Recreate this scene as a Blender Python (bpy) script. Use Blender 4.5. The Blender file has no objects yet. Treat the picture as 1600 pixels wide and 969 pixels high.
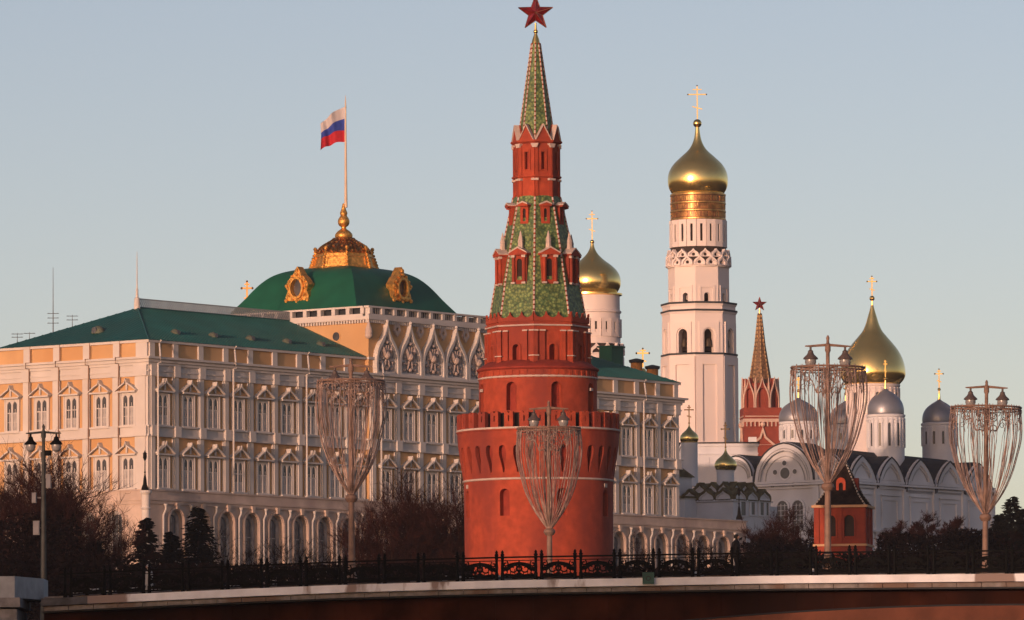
import bpy, bmesh, math, random
from math import sin, cos, pi, radians as R, sqrt, tan, atan2
from mathutils import Matrix, Vector
from mathutils.geometry import tessellate_polygon
random.seed(7)
C = bpy.context.scene.collection
sc = bpy.context.scene

# ------------------------------------------------------------------ camera, sky, sun, exposure
F, CX, CY, HOR, ROLL, CZ = 10000.0, 800.0, 484.5, 1250.0, 0.006, 3.0
PITCH = math.atan((HOR - CY) / F)
cd = bpy.data.cameras.new('camera'); cam = bpy.data.objects.new('camera', cd); C.objects.link(cam)
cd.sensor_width = 36; cd.lens = 36 * F / 1600; cd.clip_start = 1; cd.clip_end = 60000
CAMR = Matrix.Rotation(pi / 2 + PITCH, 4, 'X') @ Matrix.Rotation(-ROLL, 4, 'Z')
cam.matrix_world = Matrix.Translation((0, 0, CZ)) @ CAMR
sc.camera = cam
SUN_AZ, SUN_EL = R(29.6), R(3.2)
SUND = Vector((-sin(SUN_AZ) * cos(SUN_EL), -cos(SUN_AZ) * cos(SUN_EL), sin(SUN_EL)))
w = bpy.data.worlds.new('World'); sc.world = w; w.use_nodes = True
nt = w.node_tree; sky = nt.nodes.new('ShaderNodeTexSky'); sky.sky_type = 'NISHITA'; sky.sun_disc = False
sky.sun_elevation = SUN_EL; sky.sun_rotation = pi + SUN_AZ
sky.air_density = .5; sky.dust_density = .9; sky.ozone_density = .9; sky.altitude = 100
wb_ = nt.nodes.new('ShaderNodeMix'); wb_.data_type = 'RGBA'; wb_.blend_type = 'MULTIPLY'; wb_.inputs[0].default_value = 1; wb_.inputs[7].default_value = (1.26, .94, .85, 1)   # warm tint multiplied in against the sky's green cast
nt.links.new(sky.outputs[0], wb_.inputs[6]); nt.links.new(wb_.outputs[2], nt.nodes['Background'].inputs[0]); nt.nodes['Background'].inputs[1].default_value = 0.15
sl = bpy.data.lights.new('sun', 'SUN'); sl.energy = 2.0; sl.angle = R(0.5); sl.color = (1.0, 0.61, 0.43)
so = bpy.data.objects.new('sun', sl); C.objects.link(so)
so.rotation_euler = (-SUND).to_track_quat('-Z', 'Y').to_euler(); so.location = (0, 0, 300)
sc.view_settings.view_transform = 'Standard'; sc.view_settings.look = 'None'
sc.view_settings.gamma = 1; sc.view_settings.exposure = 0.56
sc.view_settings.use_curve_mapping = False
sc.cycles.max_bounces = 5; sc.cycles.diffuse_bounces = 2; sc.cycles.use_denoising = True

def at(px, py, D):                       # the point seen at a pixel of the photograph, at depth D
    d = CAMR.to_3x3() @ Vector(((px - CX) / F, -(py - CY) / F, -1))
    return Vector((0, 0, CZ)) + d * (D / d.y)
def zat(px, py, D): return at(px, py, D).z
def mm(px, D): return px * D / F

# ------------------------------------------------------------------ materials
MATS = {}
def mat(name, col, rough=.8, metal=0, var=.12, scale=.5, col2=None, spec=.3, bump=0, kind='noise', detail=6, extra=None):
    if name in MATS: return MATS[name]
    m = bpy.data.materials.new(name); m.use_nodes = True; n = m.node_tree; L = n.links
    b = n.nodes['Principled BSDF']; b.inputs['Roughness'].default_value = rough; b.inputs['Metallic'].default_value = metal
    b.inputs['Specular IOR Level'].default_value = spec
    tc = n.nodes.new('ShaderNodeTexCoord'); src = tc.outputs['Object']
    if kind == 'noise':
        t = n.nodes.new('ShaderNodeTexNoise'); t.inputs['Scale'].default_value = scale; t.inputs['Detail'].default_value = detail; fac = t.outputs[0]
        r = n.nodes.new('ShaderNodeValToRGB'); r.color_ramp.elements[0].position = .35; r.color_ramp.elements[1].position = .68
        L.new(fac, r.inputs[0]); c2 = col2 or tuple(c * (1 - var * 2) for c in col)
        r.color_ramp.elements[0].color = (*c2, 1); r.color_ramp.elements[1].color = (*col, 1); out = r.outputs[0]
    elif kind == 'voronoi':
        t = n.nodes.new('ShaderNodeTexVoronoi'); t.inputs['Scale'].default_value = scale; fac = t.outputs['Distance']
        r = n.nodes.new('ShaderNodeValToRGB'); L.new(fac, r.inputs[0])
        r.color_ramp.elements[0].color = (*col, 1); r.color_ramp.elements[0].position = .3
        r.color_ramp.elements[1].color = (*(col2 or col), 1); r.color_ramp.elements[1].position = .65
        h = n.nodes.new('ShaderNodeHueSaturation'); sp = n.nodes.new('ShaderNodeSeparateColor'); L.new(t.outputs['Color'], sp.inputs[0])
        mr = n.nodes.new('ShaderNodeMapRange'); mr.inputs[3].default_value = 1 - var; mr.inputs[4].default_value = 1 + var
        L.new(sp.outputs[0], mr.inputs[0]); L.new(mr.outputs[0], h.inputs['Value']); L.new(r.outputs[0], h.inputs['Color']); out = h.outputs[0]
    elif kind == 'brick':
        mp = n.nodes.new('ShaderNodeMapping'); mp.inputs['Rotation'].default_value = (pi / 2, 0, 0); L.new(src, mp.inputs[0]); src = mp.outputs[0]
        t = n.nodes.new('ShaderNodeTexBrick'); t.inputs['Scale'].default_value = scale; t.inputs['Color1'].default_value = (*col, 1)
        t.inputs['Color2'].default_value = (*(col2 or col), 1); t.inputs['Mortar'].default_value = (*[c * .5 for c in col], 1); t.inputs['Mortar Size'].default_value = .015
        out = t.outputs[0]; fac = t.outputs[1]
    L.new(src, t.inputs['Vector'])
    if extra:                                # a second, larger-scale weathering layer: colour, scale, low, high
        ec, es, lo, hi = extra
        t2 = n.nodes.new('ShaderNodeTexNoise'); t2.inputs['Scale'].default_value = es; t2.inputs['Detail'].default_value = 8; mp2 = n.nodes.new('ShaderNodeMapping'); mp2.inputs['Scale'].default_value = (1, 1, .28); L.new(tc.outputs['Object'], mp2.inputs[0]); L.new(mp2.outputs[0], t2.inputs['Vector'])
        r2 = n.nodes.new('ShaderNodeMapRange'); r2.inputs[1].default_value = lo; r2.inputs[2].default_value = hi; L.new(t2.outputs[0], r2.inputs[0])
        mx = n.nodes.new('ShaderNodeMix'); mx.data_type = 'RGBA'; L.new(r2.outputs[0], mx.inputs[0]); L.new(out, mx.inputs[6]); mx.inputs[7].default_value = (*ec, 1); out = mx.outputs[2]
    L.new(out, b.inputs['Base Color'])
    if bump:
        bp = n.nodes.new('ShaderNodeBump'); bp.inputs['Strength'].default_value = 1; bp.inputs['Distance'].default_value = bump; L.new(fac, bp.inputs['Height']); L.new(bp.outputs[0], b.inputs['Normal'])
    MATS[name] = m; return m
ochre = mat('ochre_plaster', (.62, .38, .19), var=.08, scale=.25, extra=((.52, .28, .12), .09, .45, .8))
white = mat('white_plaster', (.63, .58, .55), var=.06, scale=.3, extra=((.52, .46, .43), .12, .5, .85))
whitec = mat('white_church', (.74, .74, .78), var=.07, scale=.2, extra=((.50, .49, .50), .11, .48, .8))
belfryw = mat('belfry_white', (.78, .69, .67), var=.05, scale=.12, extra=((.64, .55, .53), .07, .5, .9))
terr = mat('terrace_stone', (.60, .47, .40), var=.12, scale=.5, extra=((.40, .30, .27), .3, .45, .75))
glass = mat('window_glass', (.085, .085, .095), rough=.25, var=.2, spec=.5)
curtain = mat('window_curtain', (.50, .47, .47), rough=.5, var=.25, scale=.8)
groof = mat('green_roof', (.014, .115, .110), rough=.5, var=.15, scale=.25, spec=.3, extra=((.026, .095, .085), .12, .4, .8))
gdome = mat('green_dome', (.009, .105, .060), rough=.55, var=.12, scale=.3, spec=.3)
gold = mat('gold', (1.0, .66, .22), rough=.27, metal=1, var=.1, scale=.8)
goldr = mat('rough_gold', (.95, .50, .13), rough=.48, metal=.85, var=.22, scale=2.2, bump=.08)
golddk = mat('gold_onion', (1.0, .74, .28), rough=.22, metal=.93, var=.06, scale=.5)
silver = mat('grey_dome', (.30, .31, .35), rough=.42, metal=.55, var=.08, scale=.6)
brick = mat('red_brick', (.43, .068, .030), rough=.85, var=.16, scale=1.1, extra=((.20, .036, .026), .25, .42, .72), bump=.03)
brickd = mat('dark_brick', (.30, .04, .025), rough=.85, var=.15, scale=1.)
wtrim = mat('white_stone_trim', (.58, .46, .41), var=.1, scale=1.5)
tile = mat('green_tile', (.165, .22, .075), rough=.5, var=.38, scale=3.4, col2=(.06, .11, .045), kind='voronoi', bump=.06)
tiled = mat('brown_tile', (.10, .055, .03), rough=.6, var=.4, scale=2.2, col2=(.20, .11, .055), kind='voronoi')
tiledk = mat('dark_tile', (.011, .008, .008), rough=.9, spec=0, var=.3, scale=2., col2=(.020, .013, .011), kind='voronoi')
ruby = mat('ruby_star', (.20, .012, .016), rough=.25, var=.3, scale=1.5, spec=.6)
droof = mat('dark_roof', (.035, .042, .052), rough=.7, var=.2, scale=.3)
iron = mat('black_iron', (.006, .0065, .007), rough=.7, var=.2, scale=3, spec=.08)
lampm = mat('lamp_paint', (.27, .17, .13), rough=.6, var=.2, scale=2.5)
lampg = mat('grey_lamp_paint', (.05, .053, .05), rough=.6, var=.2, scale=2.5)
wirem = mat('garland_wire', (.55, .38, .32), rough=.6, var=.3, scale=3)
lglass = mat('lamp_glass', (.26, .25, .25), rough=.25, var=.1, scale=4, spec=.6)
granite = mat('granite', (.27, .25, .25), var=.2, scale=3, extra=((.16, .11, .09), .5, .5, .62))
graniteblk = mat('pale_granite', (.40, .41, .43), var=.12, scale=2)
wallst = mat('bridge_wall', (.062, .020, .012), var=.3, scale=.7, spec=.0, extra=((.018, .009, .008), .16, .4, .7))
snow = mat('snow', (.80, .80, .82), rough=.7, var=.06, scale=2)
bark = mat('bark', (.040, .022, .019), var=.3, scale=2, spec=0)
twig = mat('twigs', (.044, .018, .016), var=.3, scale=1.2, spec=0)
twigd = mat('dark_twigs', (.022, .012, .012), var=.3, scale=1.2, spec=0)
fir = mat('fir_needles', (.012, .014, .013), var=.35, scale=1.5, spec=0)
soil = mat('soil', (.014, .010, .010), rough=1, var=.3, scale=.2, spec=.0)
asphalt = mat('asphalt', (.05, .05, .05), var=.2, scale=2)
waterm = mat('water_mat', (.02, .03, .035), rough=.12, var=.2, scale=.1, spec=.5, bump=.3)
tealp = mat('teal_paint', (.03, .10, .085), rough=.5, var=.15, scale=3)

# ------------------------------------------------------------------ mesh builder
class MB:
    def __init__(s): s.v = []; s.f = []; s.m = []; s.M = None
    def add(s, vs, fs, mi=0):
        o = len(s.v)
        if s.M is not None: vs = [tuple(s.M @ Vector(v)) for v in vs]
        s.v += [tuple(v) for v in vs]
        for f in fs: s.f.append([o + i for i in f]); s.m.append(mi)
    def box(s, x0, x1, y0, y1, z0, z1, mi=0):
        s.add([(x0,y0,z0),(x1,y0,z0),(x1,y1,z0),(x0,y1,z0),(x0,y0,z1),(x1,y0,z1),(x1,y1,z1),(x0,y1,z1)],
              [(3,2,1,0),(4,5,6,7),(0,1,5,4),(1,2,6,5),(2,3,7,6),(3,0,4,7)], mi)
    def wedge(s, poly, y0, y1, mi=0):            # polygon in xz, extruded along y
        n = len(poly); vs = [(x, y0, z) for x, z in poly] + [(x, y1, z) for x, z in poly]
        fs = [tuple(range(n)), tuple(range(2*n-1, n-1, -1))] + [(i+n, (i+1) % n + n, (i+1) % n, i) for i in range(n)]
        s.add(vs, fs, mi)
    def plate(s, outer, holes, mapf, d0, d1, mi=0, jm=None, back=False, rim=True):
        # a plate with holes: outlines in (u, v), placed by mapf(u, v, depth)
        loops = [outer] + holes
        flat = [p for l in loops for p in l]
        tri = tessellate_polygon([[Vector((a, b, 0)) for a, b in l] for l in loops])
        vs = [mapf(a, b, d0) for a, b in flat]; s.add(vs, [tuple(t) for t in tri], mi)
        if back: s.add([mapf(a, b, d1) for a, b in flat], [tuple(t) for t in tri], mi)
        for l in (loops if rim else loops[1:]):
            n = len(l); vs = [mapf(a, b, d0) for a, b in l] + [mapf(a, b, d1) for a, b in l]
            s.add(vs, [(i, (i+1) % n, (i+1) % n + n, i + n) for i in range(n)], mi if (jm is None or l is outer) else jm)
    def lathe(s, prof, n=32, ph=0., mi=0, c=(0, 0), cap=True):
        vs = []; fs = []
        for r, z in prof:
            for k in range(n):
                a = ph + 2*pi*k/n; vs.append((c[0] + r*sin(a), c[1] - r*cos(a), z))
        for j in range(len(prof)-1):
            for k in range(n):
                a = j*n+k; b = j*n+(k+1) % n; fs.append((a, b, b+n, a+n))
        if cap:
            fs.append(tuple(range(n-1, -1, -1))); fs.append(tuple(range((len(prof)-1)*n, len(prof)*n)))
        s.add(vs, fs, mi)
    def tube(s, pts, r, n=5, mi=0):
        pts = [Vector(p) for p in pts]; rs = r if isinstance(r, (list, tuple)) else [r]*len(pts)
        vs = []; fs = []; up = Vector((0, 0, 1))
        for i, p in enumerate(pts):
            d = (pts[min(i+1, len(pts)-1)] - pts[max(i-1, 0)])
            d = d.normalized() if d.length > 1e-9 else up
            a = d.cross(up if abs(d.z) < .9 else Vector((1, 0, 0))).normalized(); b = d.cross(a)
            for k in range(n):
                t = 2*pi*k/n; vs.append(tuple(p + (a*cos(t) + b*sin(t))*rs[i]))
        for i in range(len(pts)-1):
            for k in range(n):
                q = i*n+k; e = i*n+(k+1) % n; fs.append((q, e, e+n, q+n))
        if n > 2: fs.append(tuple(range(n-1, -1, -1))); fs.append(tuple(range((len(pts)-1)*n, len(pts)*n)))
        s.add(vs, fs, mi)
    def ball(s, c, r, n=14, mi=0):
        m = n//2 + 1
        s.lathe([(max(.001, r*sin(pi*i/m)), c[2] - r*cos(pi*i/m)) for i in range(m+1)], n, 0, mi, (c[0], c[1]), cap=False)
    def build(s, name, mats, parent=None, smooth=True, loc=None, rot=None, weld=False):
        me = bpy.data.meshes.new(name); me.from_pydata(s.v, [], s.f)
        for m in (mats if isinstance(mats, (list, tuple)) else [mats]): me.materials.append(m)
        me.polygons.foreach_set('material_index', s.m)
        if weld:
            b_ = bmesh.new(); b_.from_mesh(me); bmesh.ops.remove_doubles(b_, verts=b_.verts, dist=.002); bmesh.ops.recalc_face_normals(b_, faces=b_.faces); b_.to_mesh(me); b_.free(); me.polygons.foreach_set('use_smooth', [True]*len(me.polygons)); me.set_sharp_from_angle(angle=R(32))
        elif smooth:
            me.polygons.foreach_set('use_smooth', [True]*len(s.f)); me.set_sharp_from_angle(angle=R(32))
        me.update()
        return link(name, me, parent, loc, rot)
def link(name, me, parent=None, loc=None, rot=None):
    o = bpy.data.objects.new(name, me); C.objects.link(o)
    if parent: o.parent = parent
    if loc: o.location = loc
    if rot: o.rotation_euler = (0, 0, rot)
    return o
def tag(o, label=None, cat=None, group=None, kind=None):
    if label: o['label'] = label
    if cat: o['category'] = cat
    if group: o['group'] = group
    if kind: o['kind'] = kind
    return o
def thing(name, label, cat, loc, rot=0, group=None):
    o = bpy.data.objects.new(name, None); C.objects.link(o); o.location = loc; o.rotation_euler = (0, 0, rot)
    o.empty_display_size = .5
    return tag(o, label, cat, group)
def flat(u, v, d): return (u, -d, v)                      # d metres proud of the plane y = 0
def shift(f, du, dv): return lambda u, v, d: f(u+du, v+dv, d)
def circ(cx, cz, r, n=16, rz=None): return [(cx + r*cos(2*pi*k/n), cz + (rz or r)*sin(2*pi*k/n)) for k in range(n)]
def arch(cx, z0, w, h, n=8, point=0.):                    # a round (or pointed) headed opening, counter-clockwise
    r = w/2; zs = z0 + h - r*(1+point)
    pts = [(cx - r, z0), (cx + r, z0)]
    for k in range(n+1):
        a = pi*k/n; z = sin(a); x = cos(a)
        z2 = z + point*(1-abs(x))**1.5 if point else z
        pts.append((cx + r*x, zs + r*z2))
    return pts
def ogee(cx, z0, w, h, n=10):                             # an onion-shaped gable outline
    r = w/2; P = [(0, 0)]
    prof = [(1, 0), (1.03, .14), (1.01, .30), (.92, .44), (.74, .56), (.50, .66), (.28, .76), (.12, .88), (0, 1)]
    return [(cx + r*x, z0 + h*z) for x, z in prof] + [(cx - r*x, z0 + h*z) for x, z in prof[-2::-1]]
def rect(x0, x1, z0, z1): return [(x0, z0), (x1, z0), (x1, z1), (x0, z1)]
def RZ(a): return Matrix.Rotation(a, 4, 'Z')
def T(x, y, z): return Matrix.Translation((x, y, z))
def facing(k, ap, a0=0, n=8): return RZ(a0 + 2*pi*k/n) @ T(0, -ap, 0)
def cross(mb, z0, h, w, t=.12, c=(0, 0), rot=0, slant=True):        # an orthodox cross with three bars
    M0 = mb.M; mb.M = (M0 or Matrix()) @ T(c[0], c[1], 0) @ RZ(rot)
    mb.box(-t, t, -t*.7, t*.7, z0, z0+h)
    mb.box(-w/2, w/2, -t*.5, t*.5, z0+h*.72, z0+h*.72+2*t)
    mb.box(-w*.24, w*.24, -t*.5, t*.5, z0+h*.87, z0+h*.87+1.6*t)
    mb.wedge([(-w*.27, z0+h*.36), (w*.27, z0+h*.28), (w*.27, z0+h*.28+1.8*t), (-w*.27, z0+h*.36+1.8*t)], -t*.5, t*.5)
    for x, z in ((-w/2, z0+h*.72+t), (w/2, z0+h*.72+t), (0, z0+h)): mb.ball((x, 0, z), t*1.5, 6)
    mb.M = M0

class Tw:                                                  # a tower axis: pixel rows to local heights
    def __init__(s, px, py, D, base_py):
        s.p = at(px, py, D); s.D = D; s.zb = zat(px, base_py, D); s.px = px; s.loc = (s.p.x, s.p.y, s.zb)
    def z(s, py, r=0): return zat(s.px, py, s.D - r) - s.zb
    def m(s, px): return mm(px, s.D)
    def prof(s, rows, dr=0): return [(s.m(hw), s.z(y, 0)) for y, hw in rows]

def smoothprof(rows, k=4):                                 # Catmull-Rom through (y, hw) rows
    out = []
    P = [rows[0]] + rows + [rows[-1]]
    for i in range(1, len(P)-2):
        for j in range(k):
            t = j/k; a, b, c, d = P[i-1], P[i], P[i+1], P[i+2]
            out.append(tuple(.5*((2*b[q]) + (-a[q]+c[q])*t + (2*a[q]-5*b[q]+4*c[q]-d[q])*t*t + (-a[q]+3*b[q]-3*c[q]+d[q])*t**3) for q in (0, 1)))
    return out + [rows[-1]]

# ------------------------------------------------------------------ ground, water, hill
def ground_z(x, y):
    def ss(a, b, t): t = max(0, min(1, (t-a)/(b-a))); return t*t*(3-2*t)
    z = -3 + 11*ss(395, 415, y) + 12*ss(470, 640, y) + 11*ss(700, 860, y)
    z += 5*ss(20, 60, x)*ss(720, 860, y) + 4*ss(900, 1060, y) + 3*ss(1100, 1500, y)
    z += .5*sin(x*.11)*cos(y*.07) + .3*sin(x*.31+y*.2)
    return z - 40*ss(1800, 4000, y)*0
gm = MB(); xs = [-6000, -3000, -1500, -800, -400, -250] + list(range(-200, 201, 8)) + [250, 400, 800, 1500, 3000, 6000]
ys = [370, 395, 400, 405, 410, 415, 440, 470] + list(range(480, 1200, 12)) + [1300, 1500, 1800, 2500, 4000, 9000, 20000]
gm.add([(x, y, ground_z(x, y)) for y in ys for x in xs], [(j*len(xs)+i, j*len(xs)+i+1, (j+1)*len(xs)+i+1, (j+1)*len(xs)+i) for j in range(len(ys)-1) for i in range(len(xs)-1)])
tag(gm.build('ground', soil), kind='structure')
wm = MB(); wm.add([(-6000, -3000, 0), (6000, -3000, 0), (6000, 398, 0), (-6000, 398, 0)], [(0, 1, 2, 3)])
tag(wm.build('water', waterm), kind='structure')
def drop(x, y): return (x, y, ground_z(x, y))

# ------------------------------------------------------------------ the palace
TH = R(52.624); PX, PY = -49.30, 864.5; PB = 34.0
S0, BW = 2.863, 5.3; SL, WL = 6.13, 5.418
Ux, Uy, Vx, Vy = cos(TH), sin(TH), -sin(TH), cos(TH)
palace = thing('grand_palace', 'long ochre and white palace with green roofs, arcaded terrace and gold crowned green dome', 'palace', (PX, PY, PB), TH)
def PZ(y): return zat(232, y, PY) - PB                       # heights read at the near corner
ZE, ZE2, ZA0, ZC, ZC2, ZL, ZP = PZ(530.5), PZ(534.5), PZ(555), PZ(560.5), PZ(570), PZ(579), PZ(587)
ZM, ZM2 = PZ(665), PZ(681); ZLED = PZ(765.5)
LW, RW0, RW1, DEP = 47.0, 75.2, 122.2, 27.0
body = MB()
body.box(0, LW, 0, DEP, 0, ZE2); body.box(RW0, RW1, 0, DEP, 0, ZE2); body.box(LW, RW0, -.6, 34, 0, zat(573, 494, PY+.795*47) - PB - .3)
body.box(52, 121, 27.02, 78, 0, ZE+1.8)  # unseen rear block, added and raised so its shade reaches the cathedral
body.build('wall', ochre, palace, smooth=False)
def band(mb, z0, z1, d, right=True, left=True, central=.6):
    # a horizontal course standing d proud of both faces
    mb.box(-d, LW, -d, 0, z0, z1); mb.box(RW0+.003, RW1+d, -d, 0, z0, z1)
    mb.box(LW-d, RW0+d, -.6-d, -.6, z0-.002, z1+.002)
    mb.box(-d, 0, 0, DEP, z0, z1); mb.box(RW1, RW1+d, 0, DEP, z0, z1)
corn = MB()
band(corn, ZE2+.002, ZE, .35); band(corn, ZC-.02, ZC+.28, 1.15); band(corn, ZC-.45, ZC-.022, .75); band(corn, ZC2, ZC-.452, .5)
band(corn, ZL+.12, ZC2-.002, .28); band(corn, ZL-.1, ZL+.118, .42); band(corn, ZP, ZL-.102, .3)
band(corn, ZM2+.25, ZM-.15, .32); band(corn, ZM-.148, ZM+.1, .55); band(corn, ZM2-.05, ZM2+.248, .5)
corn.build('cornice', white, palace, smooth=False)
# pilasters
def pil(mb, x, w1, d, z0, z1):
    mb.box(x-w1/2, x+w1/2, -d*.6, 0, z0, z1); mb.box(x-w1*.31, x+w1*.31, -d*.6-.13, -d*.6, z0, z1)
pm = MB()
def pilset(mb, x, yo=0, w=1.2):
    for z0, z1 in ((PZ(770), ZM2-.051), (ZM+.101, ZP-.001)): pil(mb, x, w, .42, z0, z1)
    mb.box(x-w*.5, x+w*.5, -.72, 0, ZM2-.02, ZM+.05); mb.box(x-w*.5, x+w*.5, -.62, 0, ZP, ZC2)
    mb.box(x-w*.42, x+w*.42, -.25, 0, ZC+.281, ZE2)
bays = [S0 + BW*i for i in range(23)]
for i in range(-0, 24):
    x = S0 + BW*(i-.5)
    if i == 0: x = .6
    if i == 23: x = RW1-.72
    pm = MB(); pm.M = T(0, -.6, 0) if 8 < i < 15 and LW < x < RW0 else None
    if i in (9, 14): x += (-.2 if i == 9 else .2); 
    if pm.M: 
        for z0, z1 in ((PZ(770), ZM2-.051), (ZM+.101, ZP-.001)): pil(pm, x, 1.2, .42, z0, z1)
        pm.box(x-.6, x+.6, -.72, 0, ZM2-.02, ZM+.05); pm.box(x-.6, x+.6, -.62, 0, ZP, ZC2)
    else: pilset(pm, x)
    pm.build('pilaster', white, palace, smooth=False)
ML = lambda y: T(0, y, 0) @ RZ(-pi/2)
lb = [SL - .6 + WL*(k+.5) for k in range(5)] ; 
for k in range(-1, 5):
    y = SL - .6 + WL*k if k >= 0 else 1.0
    if y > DEP: continue
    pm = MB(); pm.M = ML(y); pilset(pm, 0, w=1.35 if k >= 0 else 2.4)
    if k < 0: pm.box(-1.2, 1.2, -.2, 0, PZ(770), ZC2)
    pm.build('pilaster', white, palace, smooth=False)
# windows: built once, then copied
def window_meshes():
    H = PZ(616) - PZ(663.5); top = PZ(612) - PZ(663.5); apex = PZ(597) - PZ(663.5)
    fr = MB(); L = [arch(-.52, .12, .74, H-.1, 6, .35), arch(.52, .12, .74, H-.1, 6, .35)]
    fr.plate(rect(-1.22, 1.22, 0, top), L, flat, .20, 0)
    fr.box(-1.38, -1.20, -.27, 0, 0, top); fr.box(1.20, 1.38, -.27, 0, 0, top)
    fr.box(-1.55, 1.55, -.6, 0, -.25, 0.0)
    for x in (-.52, .52):
        fr.box(x-.03, x+.03, -.16, -.1, .15, H*.75); fr.box(x-.35, x+.35, -.2, -.1, H*.60, H*.60+.12); fr.box(x-.35, x+.35, -.18, -.1, H*.3, H*.3+.05)
    pane = MB(); pane.box(-1.0, 1.0, -.1, -.02, .1, H*.60, 1); pane.box(-1.0, 1.0, -.1, -.02, H*.60, H+.05, 0)
    ped = MB(); ped.box(-1.68, 1.68, -.85, 0, top, top+.22)
    ped.wedge([(-1.68, top+.22), (1.68, top+.22), (.28, apex-.1), (0, apex+.5), (-.28, apex-.1)], -.35, 0, 1)
    a = apex - top - .1
    for s in (-1, 1):
        q = [(s*1.86, top+.2), (s*1.86, top+.36), (s*.9, apex-.28), (s*.22, apex+.06), (0, apex+.62), (0, apex+.42), (s*.16, apex-.08), (s*.85, apex-.45)]
        ped.wedge(q if s > 0 else q[::-1], -.9, 0)
    ped.box(-.14, .14, -.6, -.4, top+.35, apex)
    return [m.build(n, mt) for m, n, mt in ((fr, 'window', white), (pane, 'pane', [glass, curtain]), (ped, 'pediment', [white, ochre]))]
w0 = window_meshes(); wmeshes = [o.data for o in w0]
WH = PZ(616) - PZ(663.5); pvars = []
for cf, cx0 in ((.6, 0), (.6, 0), (.35, 0), (.85, 0), (.6, .5)):
    pv = MB(); pv.box(-1.0+cx0, 1.0, -.1, -.02, .1, WH*cf, 1); pv.box(-1.0, 1.0, -.1, -.02, WH*cf, WH+.05, 0)
    if cx0: pv.box(-1.0, -1.0+cx0, -.1, -.02, .1, WH*cf, 0)
    o_ = pv.build('pane', [glass, curtain]); pvars.append(o_.data); bpy.data.objects.remove(o_)
for o in w0: bpy.data.objects.remove(o)
def window(x, y, z, rot=0):
    o = link('window', wmeshes[0], palace, (x, y, z), rot); link('pane', random.choice(pvars), o); link('pediment', wmeshes[2], o)
zw2, zw1 = PZ(663.5), PZ(762) ; 
for i, x in enumerate(bays):
    y = -.6 if 9 <= i <= 13 else 0
    for z in (zw2, zw1): window(x, y, z)
for k in range(4):
    y = SL - .6 + WL*(k+.5)
    for z in (zw2, zw1): window(0, y, z, -pi/2)
for z in (zw2, zw1): window(0, 3.4, z, -pi/2)
# terrace with arcade
TD, TA, TR = 2.5, 3.1, 136.1
zt1, zt0, zt2 = zat(234, 765, PY-2)-PB, zat(234, 782.5, PY-2)-PB, zat(234, 786, PY-2)-PB
ter = MB(); NA = 26
acent = [S0 + BW*i for i in range(25)]
zar = zat(300, 798.5, PY)-PB
def arch_hole(x): return arch(x, .3, 3.0, zar - .3 + .15, 10)
ter.plate(rect(-TA, TR, -2, zt0), [arch_hole(x) for x in acent], flat, TD+.0, TD-1.1)
ter.M = RZ(-pi/2) @ T(0, 0, 0)
# left side: local u runs along -y of the palace
lar = [3.4] + [SL - .6 + WL*(k+.5) for k in range(4)]
ter.plate(rect(-DEP, TD-.01, -2, zt0-.001), [arch_hole(-y) for y in lar], flat, TA-.01, TA-1.1)
ter.M = None
ter.box(-TA+1.1, TR, -TD+1.1, DEP-.5, -2, zt0-.01)
ter.box(RW1, TR-.01, -TD+1, 24, -2, zt0-.02)
ter.box(-TA-.35, TR+.35, -TD-.35, DEP, zt0, zt0+.25)
ter.box(-TA-.05, TR+.05, -TD-.05, -TD+.5, zt0+.25, zt1-.2); ter.box(-TA-.05, -TA+.5, -TD+.5, DEP, zt0+.25, zt1-.2)
ter.box(TR-.5, TR+.05, -TD+.5, 20, zt0+.25, zt1-.2)
ter.box(-TA-.22, TR+.22, -TD-.22, -TD+.6, zt1-.2, zt1); ter.box(-TA-.22, -TA+.6, -TD+.6, DEP, zt1-.2, zt1)
ter.box(-TA-.18, TR+.18, -TD-.18, -TD-.002, zt2-.15, zt0-.002); ter.box(-TA-.18, -TA-.002, -TD, DEP, zt2-.15, zt0-.002)
ter.build('terrace', terr, palace, smooth=False)
am = MB(); am.plate(arch(0, .2, 3.7, zar+.45, 12), [arch(0, .19, 3.1, zar+.15, 12)], flat, .22, 0)
am.wedge([(-.22, zar+.3), (.22, zar+.3), (.34, zar+1.15), (-.34, zar+1.15)], -.5, 0)
ap = MB(); ap.box(-1.5, 1.5, 1.0, 1.06, .3, zar-.1, 0); ap.plate(rect(-1.5, 1.5, .3, zar+.1), [arch(0, .6, 1.9, zar-1.0, 10)], lambda u, v, d: (u, .99-d, v), .22, 0, mi=1)
ap.box(-.06, .06, .85, .95, .6, zar-.6, 1); ap.box(-1, 1, .85, .95, zar*.62, zar*.62+.14, 1)
oa = am.build('arched_window', terr); ob = ap.build('pane', [mat('arcade_glass', (.16, .18, .21), rough=.25, var=.25, scale=.4, spec=.5), curtain]); ma, mb_ = oa.data, ob.data
bpy.data.objects.remove(oa); bpy.data.objects.remove(ob)
for x in acent: o = link('arched_window', ma, palace, (x, -TD, 0)); link('pane', mb_, o)
for y in lar: o = link('arched_window', ma, palace, (-TA, y, 0), -pi/2); link('pane', mb_, o)
dp = MB(); dp.tube([(0, -.16, 0), (0, -.16, zt2-1.6), (.28, -.32, zt2-.9), (.28, -.32, zt2-.1)], .14, 6); dp.lathe([(.14, zt2-.5), (.32, zt2-.1)], 8, 0, 0, (.28, -.32))
od = dp.build('drainpipe', white); md = od.data; bpy.data.objects.remove(od)
for i in range(26):
    if S0 + BW*(i-.5) > 0: link('drainpipe', md, palace, (S0 + BW*(i-.5)-.2, -TD, 0))
dp = MB(); zb_, zt_ = PZ(764)-0, ZE2
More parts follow.
